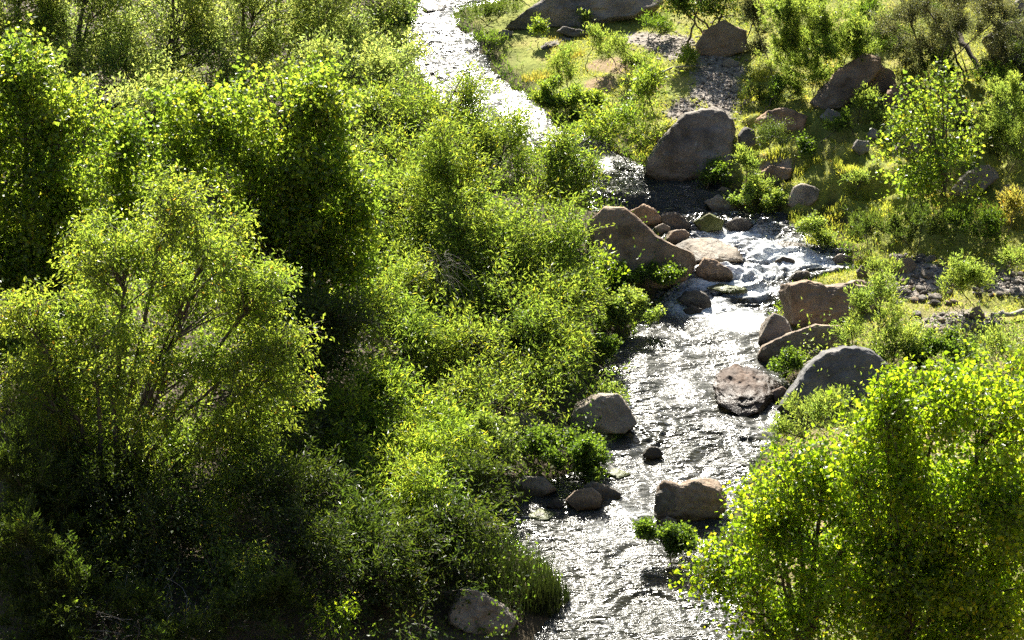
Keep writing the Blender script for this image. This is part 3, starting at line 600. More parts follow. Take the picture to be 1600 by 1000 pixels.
#        clumps per m2, twigs per clump, twig length (m), upward pull
TWIG = {'cott': (3.0, 13, .62, .15), 'cottn': (2.8, 13, .7, .15), 'elder': (2.6, 12, .65, -.05), 'will': (3.0, 12, .95, .40), 'far': (2.2, 14, .9, .45),
        'feath': (6.0, 14, .50, .75), 'cress': (9.0, 11, .22, .5), 'grey': (3.0, 10, .6, .2)}
LEAFCOUNT = [0]
def ground_keep(P, off=0.03):
    xl, xr = banks(P[:, 1]); g = np.maximum(H(P[:, 0], P[:, 1]), W(P[:, 1])); return P[:, 2] > g+off
def crown(blobs3, kind, lai, base, up, nclump=None, clump_spread=0.30):
    """blobs3: (centre, radii). Returns twig control points, leaf arrays"""
    L, Wd, droop, rnd, shape, lai0, sca = KIND[kind]
    lai = lai0 * lai * 0.80
    S_, M_, T_, wts, cl = [], [], [], [], []
    for (C, rad, limb) in blobs3:
        area = math.pi*rad[0]*rad[2]
        nc = nclump or int(np.clip(area*TWIG[kind][0], 7, 40)); ntw = TWIG[kind][1]
        d = unit(rng.normal(size=(nc, 3))); d[:, 2] = np.where(d[:, 2] < -0.55, -d[:, 2], d[:, 2])
        rr = rng.uniform(0.25, 1.0, nc)**0.45
        ce = C + d*(rr*rng.uniform(0.62, 1.12, nc))[:, None]*rad*0.95
        for c in ce:
            t = np.clip((c[2]-limb[0][2])/(max(C[2]+rad[2]*0.5-limb[0][2], 0.1))*0.8-0.1, 0.02, 0.95)
            st = limb[0]*(1-t) + (C+np.array([0, 0, rad[2]*0.35])-limb[0])*t + limb[0]*t
            S_.append(st); T_.append(c); M_.append((st+c)/2 + np.array([0, 0, 0.10*up*np.linalg.norm(c-st)]))
            cl.append((st, c, ntw, rad, area/nc))
    # branches: to clump centres ; twigs: round each clump
    bS, bM, bT = map(np.array, (S_, M_, T_))
    tS, tT, tw = [], [], []
    for (st, c, ntw, rad, w) in cl:
        ax = unit(c-st)
        tl = min(TWIG[kind][2], 0.75*float(np.mean(rad))+0.05); k = rng.uniform(0.35, 1.0, ntw)[:, None]
        s0 = st*(1-k) + c*k + rng.normal(size=(ntw, 3))*0.10*tl
        off = unit(ax*0.55 + rng.normal(size=(ntw, 3))*0.55 + np.array([0, 0, TWIG[kind][3]]))*tl*rng.uniform(0.45, 1.15, (ntw, 1)) + s0 - c
        tS.append(s0); tT.append(c + off); tw.append(np.full(ntw, w/ntw))
    tS = np.concatenate(tS); tT = np.concatenate(tT); tw = np.concatenate(tw)
    tM = (tS+tT)/2 + np.stack([0*tw, 0*tw, 0.12*up*np.linalg.norm(tT-tS, axis=1)], 1)
    if droop > 0.3: tT[:, 2] -= 0.08
    larea = L*Wd*0.5*0.55
    tot = int(sum(math.pi*b[1][0]*b[1][2] for b in blobs3)*lai/larea)
    idx = rng.choice(len(tw), tot, p=tw/tw.sum()); t = (rng.uniform(0.12, 1.0, tot)**0.75)[:, None]
    P = bez(tS[idx], tM[idx], tT[idx], t) + rng.normal(size=(tot, 3))*sca
    tan = unit(tT[idx]-tS[idx])
    D = tan*(1-rnd*0.6) + rng.normal(size=(tot, 3))*(0.35+0.45*rnd) + np.array([0, 0, -droop])
    Nn = rng.normal(size=(tot, 3)) + np.array([0, 0, 0.45])
    keep = ground_keep(P); P, D, Nn = P[keep], D[keep], Nn[keep]
    sz = rng.uniform(0.65, 1.25, len(P))
    LEAFCOUNT[0] += len(P)
    return (bS, bM, bT), (tS, tM, tT), (P, D, Nn, L*sz, Wd*sz*rng.uniform(0.8, 1.1, len(P)), shape)
def sweep(S, M, T, r0, r1, k=5, sides=3, wob=0.0):
    t = np.linspace(0, 1, k)[None, :, None]
    P = bez(S[:, None], M[:, None], T[:, None], t)
    if wob: P = P + rng.normal(size=P.shape)*wob*np.sin(np.linspace(0, 1, k)*math.pi)[None, :, None]
    Rd = r0[:, None]*(1-t[0, :, 0][None]) + r1*t[0, :, 0][None]
    return tubes(P, Rd, sides)
def plant(name, label, cat, kind, blobs, Y=None, base=None, lai=1.0, up=1.0, trunk=0.14, forks=None, group=None, bark=None, multi=1, matkey=None, twig=0.0045, spread=0.30, big_parts=0, scale=1.0):
    """blobs: (u, v, ru, rv[, dy]) in picture units at distance Y, turned into real ellipsoids standing over a rooted base"""
    B = []
    for b in blobs:
        dy = b[4] if len(b) > 4 else 0
        C = at_Y(b[0], b[1], Y+dy); k = np.dot(C-CO, CF)/FPX
        k *= scale; rx = b[2]*k; ry = rx*0.92; rz = math.sqrt(max((b[3]*k)**2 - (ry*0.47)**2, (b[3]*k*0.55)**2))/0.883
        y_ = Y+dy
        while C[2]-0.6*rz < Hs(C[0], C[1]) and y_ > 33 and scale > 1:      # low boughs hang nearer, clear of the ground
            y_ -= 0.25; C = at_Y(b[0], b[1], y_)
        B.append((C, np.array([rx, ry, rz])))
    if base is None: bx, by = float(np.mean([b[0][0] for b in B])), Y
    else: bx, by = at_Y(base, 500, Y)[0], Y
    bz = Hs(bx, by); root = empty(name, (bx, by, bz), label, cat, group); O = np.array([bx, by, bz])
    B3, limbs = [], []
    low = min(b[0][2]-b[1][2] for b in B)
    for k, (C, rad) in enumerate(B):
        hgt = max(C[2]-bz, 0.2)
        stem = O + np.array([rng.normal(0, 0.12*multi), rng.normal(0, 0.1*multi), -0.12])
        fork = stem + (C-stem)*np.array([0.16, 0.16, 0.34]) if multi > 1 else O + np.array([0, 0, min(0.30*hgt, 1.5)])
        s0 = stem if multi > 1 else O + np.array([0, 0, -0.15])
        if multi == 1 and k == 0: first_fork = fork
        limbs.append((s0, fork, C + np.array([0, 0, rad[2]*0.30]), hgt))
        B3.append((C, rad, (O*0.0 + fork*0.55 + C*0.45 - np.array([0, 0, 0.2*rad[2]]), None)))
    (bS, bM, bT), (tS, tM, tT), lf = crown(B3, kind, lai, O, up, clump_spread=spread)
    parts = []
    for (s0, f, c, hgt) in limbs:
        r = trunk*(0.5+0.5*min(hgt/4, 1.0))*(0.62 if multi > 1 else 0.8)
        parts.append(sweep(s0[None], f[None]*1.0, c[None], np.array([r]), 0.014, 10, 7, 0.03))
    if multi == 1:
        f = limbs[0][1]; parts.append(sweep((O-np.array([0, 0, .15]))[None], ((O+f)/2)[None], (f+np.array([0, 0, .3]))[None], np.array([trunk*1.15]), trunk*0.75, 6, 9, 0.01))
    st = merge(parts)
    link("trunk", mesh_from("trunk", st[0]-O, st[1], True), bark or BARK, root)
    br = merge([sweep(bS, bM, bT, np.full(len(bS), 0.022 if trunk > 0.08 else (0.010 if kind in ('cott', 'grey', 'far') else 0.005)), 0.004 if trunk > .08 else .002, 5, 4, 0.02), sweep(tS, tM, tT, np.full(len(tS), twig*(1.7 if trunk > .05 else .8)), twig*(0.6 if trunk > .05 else .3), 3, 3, 0.0)])
    if bark is None and kind in ('cress', 'feath'): bark = STEM
    bo = link("branches", mesh_from("branches", br[0]-O, br[1], True), bark or BARK, root); bo['kind'] = 'stuff'
    P, D, Nn, ln, wd, shp = lf
    if len(P) == 0: print("EMPTY CROWN", label, B[0][0], bz); return root
    if big_parts:                               # the leaves that show largest are leaves of their own
        q = P - CO; dp = q@CF; uu = 800 + (q@CR)/dp*FPX; vv_ = 500 - (q@CU)/dp*FPX
        ok = (uu > 0) & (uu < 1600) & (vv_ < 1000)
        # sunlit upper outline first, then nearest
        score = np.where(ok, -(P[:, 2]) + 0.25*dp + rng.uniform(0, 1.2, len(P)), 1e9)
        sel = np.argsort(score)[:big_parts]; mask = np.ones(len(P), bool); mask[sel] = False
        V1, F1 = leaves(np.zeros((1, 3)), np.array([[0, 1.0, 0]]), np.array([[0, 0, 1.0]]), np.array([1.0]), np.array([0.95]), 'big')
        lm = mesh_from("leaf", V1, F1); lm.materials.append(LM[matkey or kind])
        from mathutils import Matrix, Vector
        for i in sel:
            d = Vector(D[i]).normalized(); x = d.cross(Vector(Nn[i])).normalized(); z = x.cross(d)
            o = link("leaf", lm, None, root); l = float(ln[i])*1.12
            o.matrix_local = Matrix(((x[0]*l, d[0]*l, z[0]*l, P[i][0]-O[0]), (x[1]*l, d[1]*l, z[1]*l, P[i][1]-O[1]), (x[2]*l, d[2]*l, z[2]*l, P[i][2]-O[2]), (0, 0, 0, 1)))
        P, D, Nn, ln, wd = P[mask], D[mask], Nn[mask], ln[mask], wd[mask]
    V, F = leaves(P, D, Nn, ln, wd, shp)
    o = link("foliage" if cat == 'shrub' else "crown", mesh_from("crown", V-O, F), LM[matkey or kind], root)
    o['kind'] = 'stuff'
    return root

T = lambda *a, **k: plant(*a, scale=1.22, **k)
T("cottonwood_tree", "tall dark-shadowed cottonwood with round leaves against the picture's left border", "tree", 'cott',
  [(45,150,75,90), (100,225,70,85), (-20,280,110,140,-.3), (95,350,100,100), (20,440,120,120,-.4), (110,500,80,90), (40,590,110,90), (110,640,80,70)], Y=44.5, base=40, lai=1.15, trunk=.2)
T("cottonwood_tree", "slim cottonwood with a narrow pointed crown between two broad cottonwoods", "tree", 'cott',
  [(190,215,34,60), (180,300,52,75), (175,390,60,70)], Y=46, base=190, trunk=.10)
T("cottonwood_tree", "broad round-topped cottonwood with glowing top and nearly black lower crown", "tree", 'cott',
  [(440,140,85,58), (330,175,80,62), (505,190,55,60), (270,240,50,55), (400,260,125,95), (500,290,85,90), (400,390,125,105), (520,410,90,110), (440,510,120,100), (560,330,38,50)], Y=46, base=470, lai=1.2, trunk=.24)
T("willow_tree", "multi-stemmed olive-green tree with orange-tinged leaf tips and exposed dark stems", "tree", 'elder',
  [(265,325,80,55), (345,365,70,55), (200,420,90,80), (320,450,110,80), (410,470,60,60), (150,540,110,90), (400,570,80,75), (270,590,110,90), (130,680,110,80,.5), (360,690,95,80), (250,740,90,70,.6), (390,780,60,60),
   (380,900,60,45), (335,850,55,50), (60,620,80,70), (200,840,90,60), (430,640,50,70), (90,800,80,60), (455,560,40,55), (40,500,50,60)], Y=39.2, base=150, lai=0.9, trunk=.16, multi=3)
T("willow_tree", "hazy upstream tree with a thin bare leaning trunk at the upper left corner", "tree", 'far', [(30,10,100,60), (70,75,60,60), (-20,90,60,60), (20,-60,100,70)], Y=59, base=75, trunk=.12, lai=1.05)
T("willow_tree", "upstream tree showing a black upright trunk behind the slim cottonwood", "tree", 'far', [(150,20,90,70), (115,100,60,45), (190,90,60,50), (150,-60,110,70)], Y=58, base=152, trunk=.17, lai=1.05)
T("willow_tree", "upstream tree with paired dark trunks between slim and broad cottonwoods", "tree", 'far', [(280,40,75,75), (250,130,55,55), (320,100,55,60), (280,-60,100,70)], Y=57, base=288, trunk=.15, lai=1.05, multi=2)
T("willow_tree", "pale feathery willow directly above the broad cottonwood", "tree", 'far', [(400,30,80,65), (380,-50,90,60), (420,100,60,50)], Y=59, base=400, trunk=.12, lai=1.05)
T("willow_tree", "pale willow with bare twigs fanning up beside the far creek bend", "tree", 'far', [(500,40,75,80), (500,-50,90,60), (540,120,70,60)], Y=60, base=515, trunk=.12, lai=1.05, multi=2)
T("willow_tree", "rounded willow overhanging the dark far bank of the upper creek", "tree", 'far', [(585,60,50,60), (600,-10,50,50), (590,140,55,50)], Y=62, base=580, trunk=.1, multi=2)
T("willow_tree", "feathery light-green willow with one bare branch reaching over the bright water", "tree", 'will',
  [(600,200,65,60), (690,215,60,60), (640,280,90,70), (730,170,28,55,-.3), (590,330,60,70)], Y=54, base=650, trunk=.13, lai=.8, multi=3)
T("willow_tree", "low spreading willow partly veiling the creek below the bright reach", "tree", 'will',
  [(790,225,55,45), (860,270,60,45), (770,300,90,55), (890,330,45,40), (740,250,40,50), (885,232,45,28), (918,272,26,24)], Y=52.5, base=790, trunk=.09, lai=.95, multi=3)
T("willow_tree", "large drooping yellow-green willow overhanging the smooth brown slab", "tree", 'will',
  [(830,380,85,60), (700,370,75,60), (880,430,55,60), (780,450,100,65), (900,500,45,55), (830,520,95,65), (860,590,70,45), (690,450,60,45), (740,560,85,55), (900,560,40,45)], Y=48.8, base=700, trunk=.2, lai=.95, multi=2)
T("willow_tree", "tall feathery willow rising in the middle of the left bank", "tree", 'will', [(660,320,60,60), (720,290,50,55), (745,370,70,50), (620,390,55,55), (690,240,40,50), (840,440,60,45)], Y=50, base=690, trunk=.13, lai=.9, multi=2)
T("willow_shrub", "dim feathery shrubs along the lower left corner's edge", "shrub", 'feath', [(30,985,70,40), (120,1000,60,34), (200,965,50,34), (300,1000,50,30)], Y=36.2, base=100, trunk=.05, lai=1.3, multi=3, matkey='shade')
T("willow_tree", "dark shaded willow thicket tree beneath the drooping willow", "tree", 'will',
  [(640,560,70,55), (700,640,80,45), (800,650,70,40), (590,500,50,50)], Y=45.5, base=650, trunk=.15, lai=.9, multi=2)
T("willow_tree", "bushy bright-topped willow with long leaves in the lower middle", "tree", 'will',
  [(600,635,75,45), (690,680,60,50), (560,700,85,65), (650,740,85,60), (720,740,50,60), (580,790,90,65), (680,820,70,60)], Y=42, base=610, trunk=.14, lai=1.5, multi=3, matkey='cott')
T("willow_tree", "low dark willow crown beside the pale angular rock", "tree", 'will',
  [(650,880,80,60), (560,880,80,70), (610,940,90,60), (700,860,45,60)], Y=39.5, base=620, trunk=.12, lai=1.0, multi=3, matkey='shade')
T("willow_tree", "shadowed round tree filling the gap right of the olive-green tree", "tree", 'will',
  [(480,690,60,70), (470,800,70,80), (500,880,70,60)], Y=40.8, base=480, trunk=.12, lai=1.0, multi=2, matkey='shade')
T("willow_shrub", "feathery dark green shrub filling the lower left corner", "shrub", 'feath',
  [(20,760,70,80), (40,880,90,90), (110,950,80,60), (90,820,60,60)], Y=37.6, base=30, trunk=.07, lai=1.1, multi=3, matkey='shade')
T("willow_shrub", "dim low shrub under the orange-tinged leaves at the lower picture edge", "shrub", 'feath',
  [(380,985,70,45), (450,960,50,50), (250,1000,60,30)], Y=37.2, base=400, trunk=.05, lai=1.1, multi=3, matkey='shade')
plant("willow_shrub", "small bright shrub alone in deep shade near the bottom edge", "shrub", 'elder', [(515,965,34,24), (540,955,18,18)], Y=35.3, base=515, trunk=.03, lai=1.2, multi=3, matkey='cottn')
T("cottonwood_tree", "big yellow-green cottonwood with large glowing leaves above the peaked boulder", "tree", 'cottn',
  [(1470,630,90,62), (1570,650,80,90), (1385,660,60,55), (1400,740,90,70), (1520,760,120,95), (1600,830,90,110), (1430,860,115,90), (1540,930,120,90), (1420,980,110,70), (1345,900,70,70), (1350,760,50,60), (1490,880,90,70), (1400,620,50,40), (1590,980,80,60), (1500,1000,70,50)],
  Y=34.2, base=1440, trunk=.13, lai=1.0, big_parts=300)
T("cottonwood_tree", "yellow-green cottonwood leaning its leafy branches over the lower creek", "tree", 'cottn',
  [(1245,752,62,52), (1200,805,58,52), (1280,810,80,65), (1130,872,58,34), (1210,880,90,60), (1095,905,45,30), (1300,900,80,70), (1170,940,70,35), (1260,980,110,60), (1340,820,60,60), (1330,950,80,60), (1290,740,40,50)],
  Y=35.0, base=1290, trunk=.12, lai=.75, big_parts=150)
T("cottonwood_sapling", "slender cottonwood sapling with a thin upright trunk on the mossy slope", "tree", 'cott',
  [(1468,120,22,32), (1440,165,40,34), (1480,175,36,36), (1450,225,66,48), (1400,225,34,34), (1470,285,60,48), (1420,300,45,38), (1500,235,28,34)], Y=53.5, base=1456, trunk=.05, lai=.42, up=.6)

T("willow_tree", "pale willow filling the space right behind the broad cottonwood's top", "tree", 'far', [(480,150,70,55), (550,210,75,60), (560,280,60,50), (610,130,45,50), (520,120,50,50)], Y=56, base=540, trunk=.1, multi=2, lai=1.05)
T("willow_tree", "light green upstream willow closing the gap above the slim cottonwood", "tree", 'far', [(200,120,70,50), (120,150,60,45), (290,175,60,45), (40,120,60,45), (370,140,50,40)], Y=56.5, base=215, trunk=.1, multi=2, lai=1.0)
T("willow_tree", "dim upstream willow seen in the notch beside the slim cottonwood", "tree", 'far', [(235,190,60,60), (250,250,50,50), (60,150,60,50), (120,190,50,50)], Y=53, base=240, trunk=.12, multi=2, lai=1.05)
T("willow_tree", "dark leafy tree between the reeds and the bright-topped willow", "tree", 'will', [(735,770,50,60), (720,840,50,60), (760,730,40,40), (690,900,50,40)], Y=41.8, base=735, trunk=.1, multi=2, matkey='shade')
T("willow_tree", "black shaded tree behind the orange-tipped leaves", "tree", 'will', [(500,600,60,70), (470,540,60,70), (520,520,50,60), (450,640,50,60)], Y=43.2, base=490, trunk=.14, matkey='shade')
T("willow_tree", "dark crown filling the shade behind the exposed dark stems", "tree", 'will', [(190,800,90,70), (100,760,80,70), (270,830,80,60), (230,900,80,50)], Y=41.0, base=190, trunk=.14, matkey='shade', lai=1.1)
T("willow_tree", "shaded thicket tree under the drooping willow's left limbs", "tree", 'will', [(640,470,60,60), (600,420,50,50), (700,500,60,45), (600,380,40,40)], Y=50.5, base=640, trunk=.1, multi=2)
# shrubs: (label, kind, [(u,v,ru,rv)...], foot of the shrub in the picture, lai, matkey)
def shrub(name, label, kind, blobs, foot, lai=1.0, matkey=None, trunk=.03, multi=3, spread=.33, cat="shrub", up=1.0):
    g = hit(*foot)
    return plant(name, label, cat, kind, [(b[0], b[1], b[2]*1.12, b[3]*(1.35 if kind == 'cress' else 1.12)) for b in blobs], Y=float(g[1]) , base=None, lai=lai, trunk=trunk, multi=multi, matkey=matkey, spread=spread, up=up)
shrub("cress_bush", "round green bush islet in front of the square boulder", 'cress', [(1030,848,42,28), (1065,850,30,24)], (1035,874))
shrub("cress_bush", "wide dark cress bank pushing out above the smooth dark rock", 'cress', [(900,705,56,34), (850,702,45,34), (930,718,32,24)], (890,738))
shrub("cress_bush", "feathery green bush joining cress bank and willow", 'cress', [(790,700,48,34), (750,690,40,34)], (780,735), matkey='feath')
shrub("cress_bush", "leafy green mound on the bank below the large drooping willow", 'cress', [(985,488,48,30), (955,495,28,24)], (985,520), matkey='feath')
shrub("cress_bush", "small round green mound at the water under the leafy mound", 'cress', [(946,550,20,20)], (946,572))
shrub("cress_bush", "little cress tuft beside the rounded grey boulder's top", 'cress', [(962,618,20,10), (940,612,18,8)], (960,630), matkey='feath')
shrub("cress_bush", "small green bush in the hollow under the tan boulder", 'cress', [(1230,570,26,16)], (1232,588))
shrub("cress_bush", "shaded green growth along the foot of the smooth brown slab", 'cress', [(1010,438,48,18), (960,445,30,20), (1050,430,20,12)], (1000,458))
shrub("leafy_plant", "broad-leaved bright plant in front of the smooth brown slab", 'cott', [(958,432,28,20), (940,415,18,20)], (950,455), .7, matkey='cottn', cat="plant")
shrub("cress_bush", "bright watercress mat right of the cascade pool", 'cress', [(1170,308,34,18), (1205,318,30,16)], (1185,330), matkey='feath')
shrub("leafy_plant", "tall bright weed rising from the watercress mat", 'feath', [(1165,262,18,28), (1185,290,22,14)], (1170,296), 1.2, cat="plant")
shrub("cress_bush", "dark clump of weeds in the shade of the huge dome boulder", 'cress', [(1130,272,30,16), (1105,280,20,10)], (1130,290), .8)
shrub("willow_shrub", "bushy light-green shrub left of the huge dome boulder", 'far', [(985,190,48,48), (1010,150,34,42), (940,205,40,38), (1020,120,18,22)], (980,246), 1.0, matkey='will')
shrub("willow_shrub", "bright spreading shrub on the bank opposite the far willow", 'cress', [(885,170,45,30), (925,170,30,28), (860,150,30,22)], (880,205), .9, matkey='will')
shrub("willow_shrub", "slim upright green shrub in the golden meadow", 'feath', [(882,105,24,30), (885,130,24,18)], (884,142), 1.0)
shrub("reedy_bush", "flat rounded reed bed on the point by the bright water", 'feath', [(750,32,38,20), (790,22,32,16)], (755,52), 1.3, matkey='reed')
shrub("reedy_bush", "small grassy bank top beside the massive upstream boulder", 'feath', [(810,0,30,12), (850,-14,30,12)], (815,16), 1.2, matkey='reed')
shrub("reedy_bush", "low green mound at the inlet between point and meadow", 'feath', [(765,64,26,12)], (765,76), 1.2, matkey='cress')
shrub("willow_shrub", "dense round green bush hanging over the far left bank", 'cress', [(625,28,28,28), (600,50,22,22)], (628,60), 1.0)
shrub("seep_willow", "short feathery shrub in front of the massive boulder's shaded side", 'feath', [(942,82,30,22), (930,60,18,16)], (942,104), .9)
shrub("seep_willow", "feathery shrub cluster on the dry patch of the meadow", 'feath', [(965,75,22,18), (1000,105,20,18), (975,100,16,12)], (980,120), .9)
shrub("leafy_plant", "bright leaved plant at the top end of the gravel bar", 'cress', [(1075,90,20,14)], (1075,106), .7, matkey='will', cat="plant")
shrub("leafy_plant", "small bright plant before the massive boulder's pale flank", 'cress', [(842,48,12,16)], (842,68), .9, matkey='will', cat="plant")
shrub("seep_willow", "large bright seep willow on the slope right of the gravel bar", 'feath', [(1290,60,60,50), (1235,90,45,50), (1330,80,50,40), (1220,30,45,40), (1280,120,50,30), (1370,50,40,30), (1260,30,50,36), (1330,130,40,22)], (1270,150), 1.25)
shrub("seep_willow", "pale willowy shrub left of the large seep willow", 'feath', [(1180,40,28,40), (1165,10,26,30), (1185,90,18,24)], (1180,112), 1.0, matkey='grey')
shrub("dark_tree", "dark overhanging tree shading the brown boulder at the top edge", 'far', [(1100,-5,60,35), (1060,15,40,25), (1130,15,36,22), (1150,-40,80,40), (1040,-15,50,30)], (1110,70), 1.5, matkey='cress', cat="tree", trunk=.10)
shrub("seep_willow", "dusty olive shrub behind the sapling's top", 'feath', [(1440,85,36,26), (1420,110,28,20)], (1430,132), 1.1, matkey='grey')
shrub("mesquite_tree", "tangled grey half-bare mesquite across the upper right slope", 'grey', [(1490,50,70,45), (1560,40,60,45), (1420,40,50,35), (1580,90,45,35), (1500,-10,90,40), (1430,-5,60,30)], (1510,120), 1.7, cat="tree", trunk=.07)
shrub("seep_willow", "tall wispy shrub against the picture's right border", 'feath', [(1585,175,42,50), (1560,215,34,34), (1600,230,30,30)], (1580,262), 1.1)
shrub("seep_willow", "grey-green wispy shrub beneath the tilted brown boulder", 'feath', [(1345,170,32,24), (1370,190,22,16)], (1350,200), 1.0)
shrub("seep_willow", "small feathery shrub between the two pale stones on the slope", 'feath', [(1310,205,24,16), (1325,190,16,12)], (1312,222), 1.0, matkey='cress')
shrub("grassy_bush", "dry shaggy bush in the shade behind the egg-shaped boulder", 'grey', [(1205,215,30,24)], (1205,242), 1.6, matkey='reed')
shrub("cress_bush", "round dark green cushion beside the shaggy bush", 'cress', [(1256,236,20,15)], (1256,252))
shrub("cress_bush", "dark green tuft on the yellow moss below the seep willow", 'cress', [(1216,150,18,16)], (1216,168), .9)
shrub("cress_bush", "green clump on moss right under the egg-shaped boulder", 'cress', [(1270,355,28,16), (1290,375,20,10)], (1275,385), .9, matkey='feath')
shrub("seep_willow", "dark feathery undergrowth at the sapling's foot", 'feath', [(1440,360,50,32), (1400,370,36,26)], (1430,398), 1.2, matkey='reed')
shrub("seep_willow", "shadowy green undergrowth right of the sapling's foot", 'feath', [(1520,350,50,30), (1560,370,40,26)], (1530,392), 1.2, matkey='cress')
shrub("seep_willow", "shady bush at the bank between moss and sapling", 'feath', [(1350,360,34,24)], (1350,388), 1.1, matkey='reed')
shrub("seep_willow", "dry golden bush at the far right of the slope", 'feath', [(1585,335,26,34)], (1588,375), .9, matkey='gold')
shrub("seep_willow", "light-green seep willow overlapping the big brown block", 'feath', [(1345,490,26,30), (1375,460,26,28), (1395,500,30,28), (1330,525,22,22)], (1365,548), 1.0)
shrub("seep_willow", "upright seep willow growing through the cobble patch", 'feath', [(1505,420,28,30), (1490,450,30,26), (1530,440,24,26)], (1505,480), .9)
shrub("seep_willow", "low grassy shrub between brown block and cobbles", 'feath', [(1385,430,30,16), (1360,420,24,12)], (1380,448), .9)
shrub("seep_willow", "airy shrub at the right edge below the shadowy undergrowth", 'feath', [(1590,410,30,22), (1580,470,30,16)], (1588,440), .9)
shrub("seep_willow", "pale green shrub behind the glowing cottonwood top", 'feath', [(1400,545,48,36), (1370,570,36,30)], (1390,590), 1.0)
shrub("willow_shrub", "blue-green leafy shrub under the bleached log", 'cress', [(1470,540,50,24), (1430,560,34,22), (1510,555,34,20)], (1470,580), .9)
shrub("seep_willow", "feathery shrub between bleached log and right border", 'feath', [(1560,550,38,28), (1590,575,30,26)], (1565,590), 1.0)
shrub("seep_willow", "grassy green shrub in front of the peaked grey boulder", 'feath', [(1262,655,46,28), (1300,640,34,28), (1225,680,30,20)], (1265,700), 1.0)
shrub("seep_willow", "light shrub filling the gap between the two yellow-green cottonwoods", 'feath', [(1340,690,44,30), (1380,710,30,24)], (1345,735), 1.0)
shrub("seep_willow", "wispy shrub behind the gap, right of the peaked boulder's foot", 'feath', [(1400,640,44,28)], (1400,672), 1.0)
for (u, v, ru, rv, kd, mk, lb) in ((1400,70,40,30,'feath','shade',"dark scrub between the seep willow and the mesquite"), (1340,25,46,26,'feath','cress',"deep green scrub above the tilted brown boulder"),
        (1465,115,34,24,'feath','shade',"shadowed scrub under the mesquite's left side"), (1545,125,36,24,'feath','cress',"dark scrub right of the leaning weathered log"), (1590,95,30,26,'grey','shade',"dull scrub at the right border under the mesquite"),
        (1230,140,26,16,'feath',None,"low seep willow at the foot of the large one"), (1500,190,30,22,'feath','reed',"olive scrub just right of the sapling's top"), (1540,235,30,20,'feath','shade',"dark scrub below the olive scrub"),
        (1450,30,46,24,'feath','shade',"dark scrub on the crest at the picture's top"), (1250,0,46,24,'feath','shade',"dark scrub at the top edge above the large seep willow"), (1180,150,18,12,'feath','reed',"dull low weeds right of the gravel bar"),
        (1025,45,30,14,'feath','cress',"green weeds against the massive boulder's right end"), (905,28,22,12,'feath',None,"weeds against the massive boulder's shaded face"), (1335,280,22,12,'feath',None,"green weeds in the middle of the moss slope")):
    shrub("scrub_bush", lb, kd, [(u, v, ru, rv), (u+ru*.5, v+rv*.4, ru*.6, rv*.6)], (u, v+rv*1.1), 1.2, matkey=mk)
shrub("leafy_plant", "tiny two-leaved tuft on the dark stone by the oval rock", 'cress', [(925,752,12,6)], (925,764), .7, matkey='will', cat="plant")

# reeds, grass, dead wood
def blades(xy, hmin, hmax, wd, lean=0.25, bend=0.35):
    n = len(xy); z = np.maximum(H(xy[:, 0], xy[:, 1]), W(xy[:, 1])) - 0.02
    h = rng.uniform(hmin, hmax, n)[:, None]; P0 = np.stack([xy[:, 0], xy[:, 1], z], 1)
    d = rng.normal(size=(n, 3))*lean; d[:, 2] = 1; d = unit(d); out_ = rng.normal(size=(n, 3))*np.array([1, 1, 0]); out_ = unit(out_)
    s_ = unit(np.cross(d, out_))*wd
    P1 = P0 + d*h*0.55; P2 = P0 + d*h*0.95 + out_*h*bend
    V = np.stack([P0-s_*.5, P0+s_*.5, P1+s_*.42, P1-s_*.42, P2], 1).reshape(-1, 3)
    o = (np.arange(n)*5)[:, None, None]
    F = (np.array([[0, 1, 2], [0, 2, 3], [3, 2, 4]])[None]+o).reshape(-1, 3)
    return V, F
def region_xy(spots, dens, jitter=1.0):
    out_ = []
    for (u, v, ru, rv) in spots:
        c = hit(u, v); rx = abs(hit(u+ru, v)[0]-c[0]); ry = abs(hit(u, v-rv)[1]-hit(u, v+rv)[1])/2
        n = int(dens*rx*ry*3.1); a = rng.uniform(0, 6.283, n); r = np.sqrt(rng.uniform(0, 1, n))
        out_.append(np.stack([c[0]+np.cos(a)*r*rx, c[1]+np.sin(a)*r*ry], 1))
    return np.concatenate(out_)
def reed_clump(label, spots, dens, h0, h1, wd, mat, name="reed_clump"):
    xy = region_xy(spots, dens); c = xy.mean(0); O = np.array([c[0], c[1], Hs(*c)])
    V, F = blades(xy, h0, h1, wd, 0.12, 0.12)
    o = link(name, mesh_from(name, V-O, F), LM[mat], None, O); tag(o, label, "reeds" if name == "reed_clump" else "grass tuft")
reed_clump("tall shade-toned reeds standing at the water above the pale angular rock", [(800,930,60,40), (840,925,40,30), (770,900,30,30)], 300, .4, 1.2, .011, 'rush')
reed_clump("low shade-toned green sedge fringe at the reeds' waterside tip", [(862,930,28,20), (845,945,30,18)], 900, .15, .4, .016, 'rush')
reed_clump("grass tuft on the dark ledge under the moss mounds", [(1275,378,22,8)], 900, .1, .3, .012, 'grass', "grass_tuft")
reed_clump("yellow grass tuft on the rim of the right border slope", [(1585,350,24,16)], 500, .2, .5, .012, 'gold', "grass_tuft")
reed_clump("upright grass blades beside the shadowed creek outlet", [(955,330,20,6)], 250, .15, .35, .010, 'reed', "grass_tuft")
reed_clump("grassy fringe at the foot of the watercress mat", [(1245,345,16,10)], 700, .1, .3, .012, 'grass', "grass_tuft")
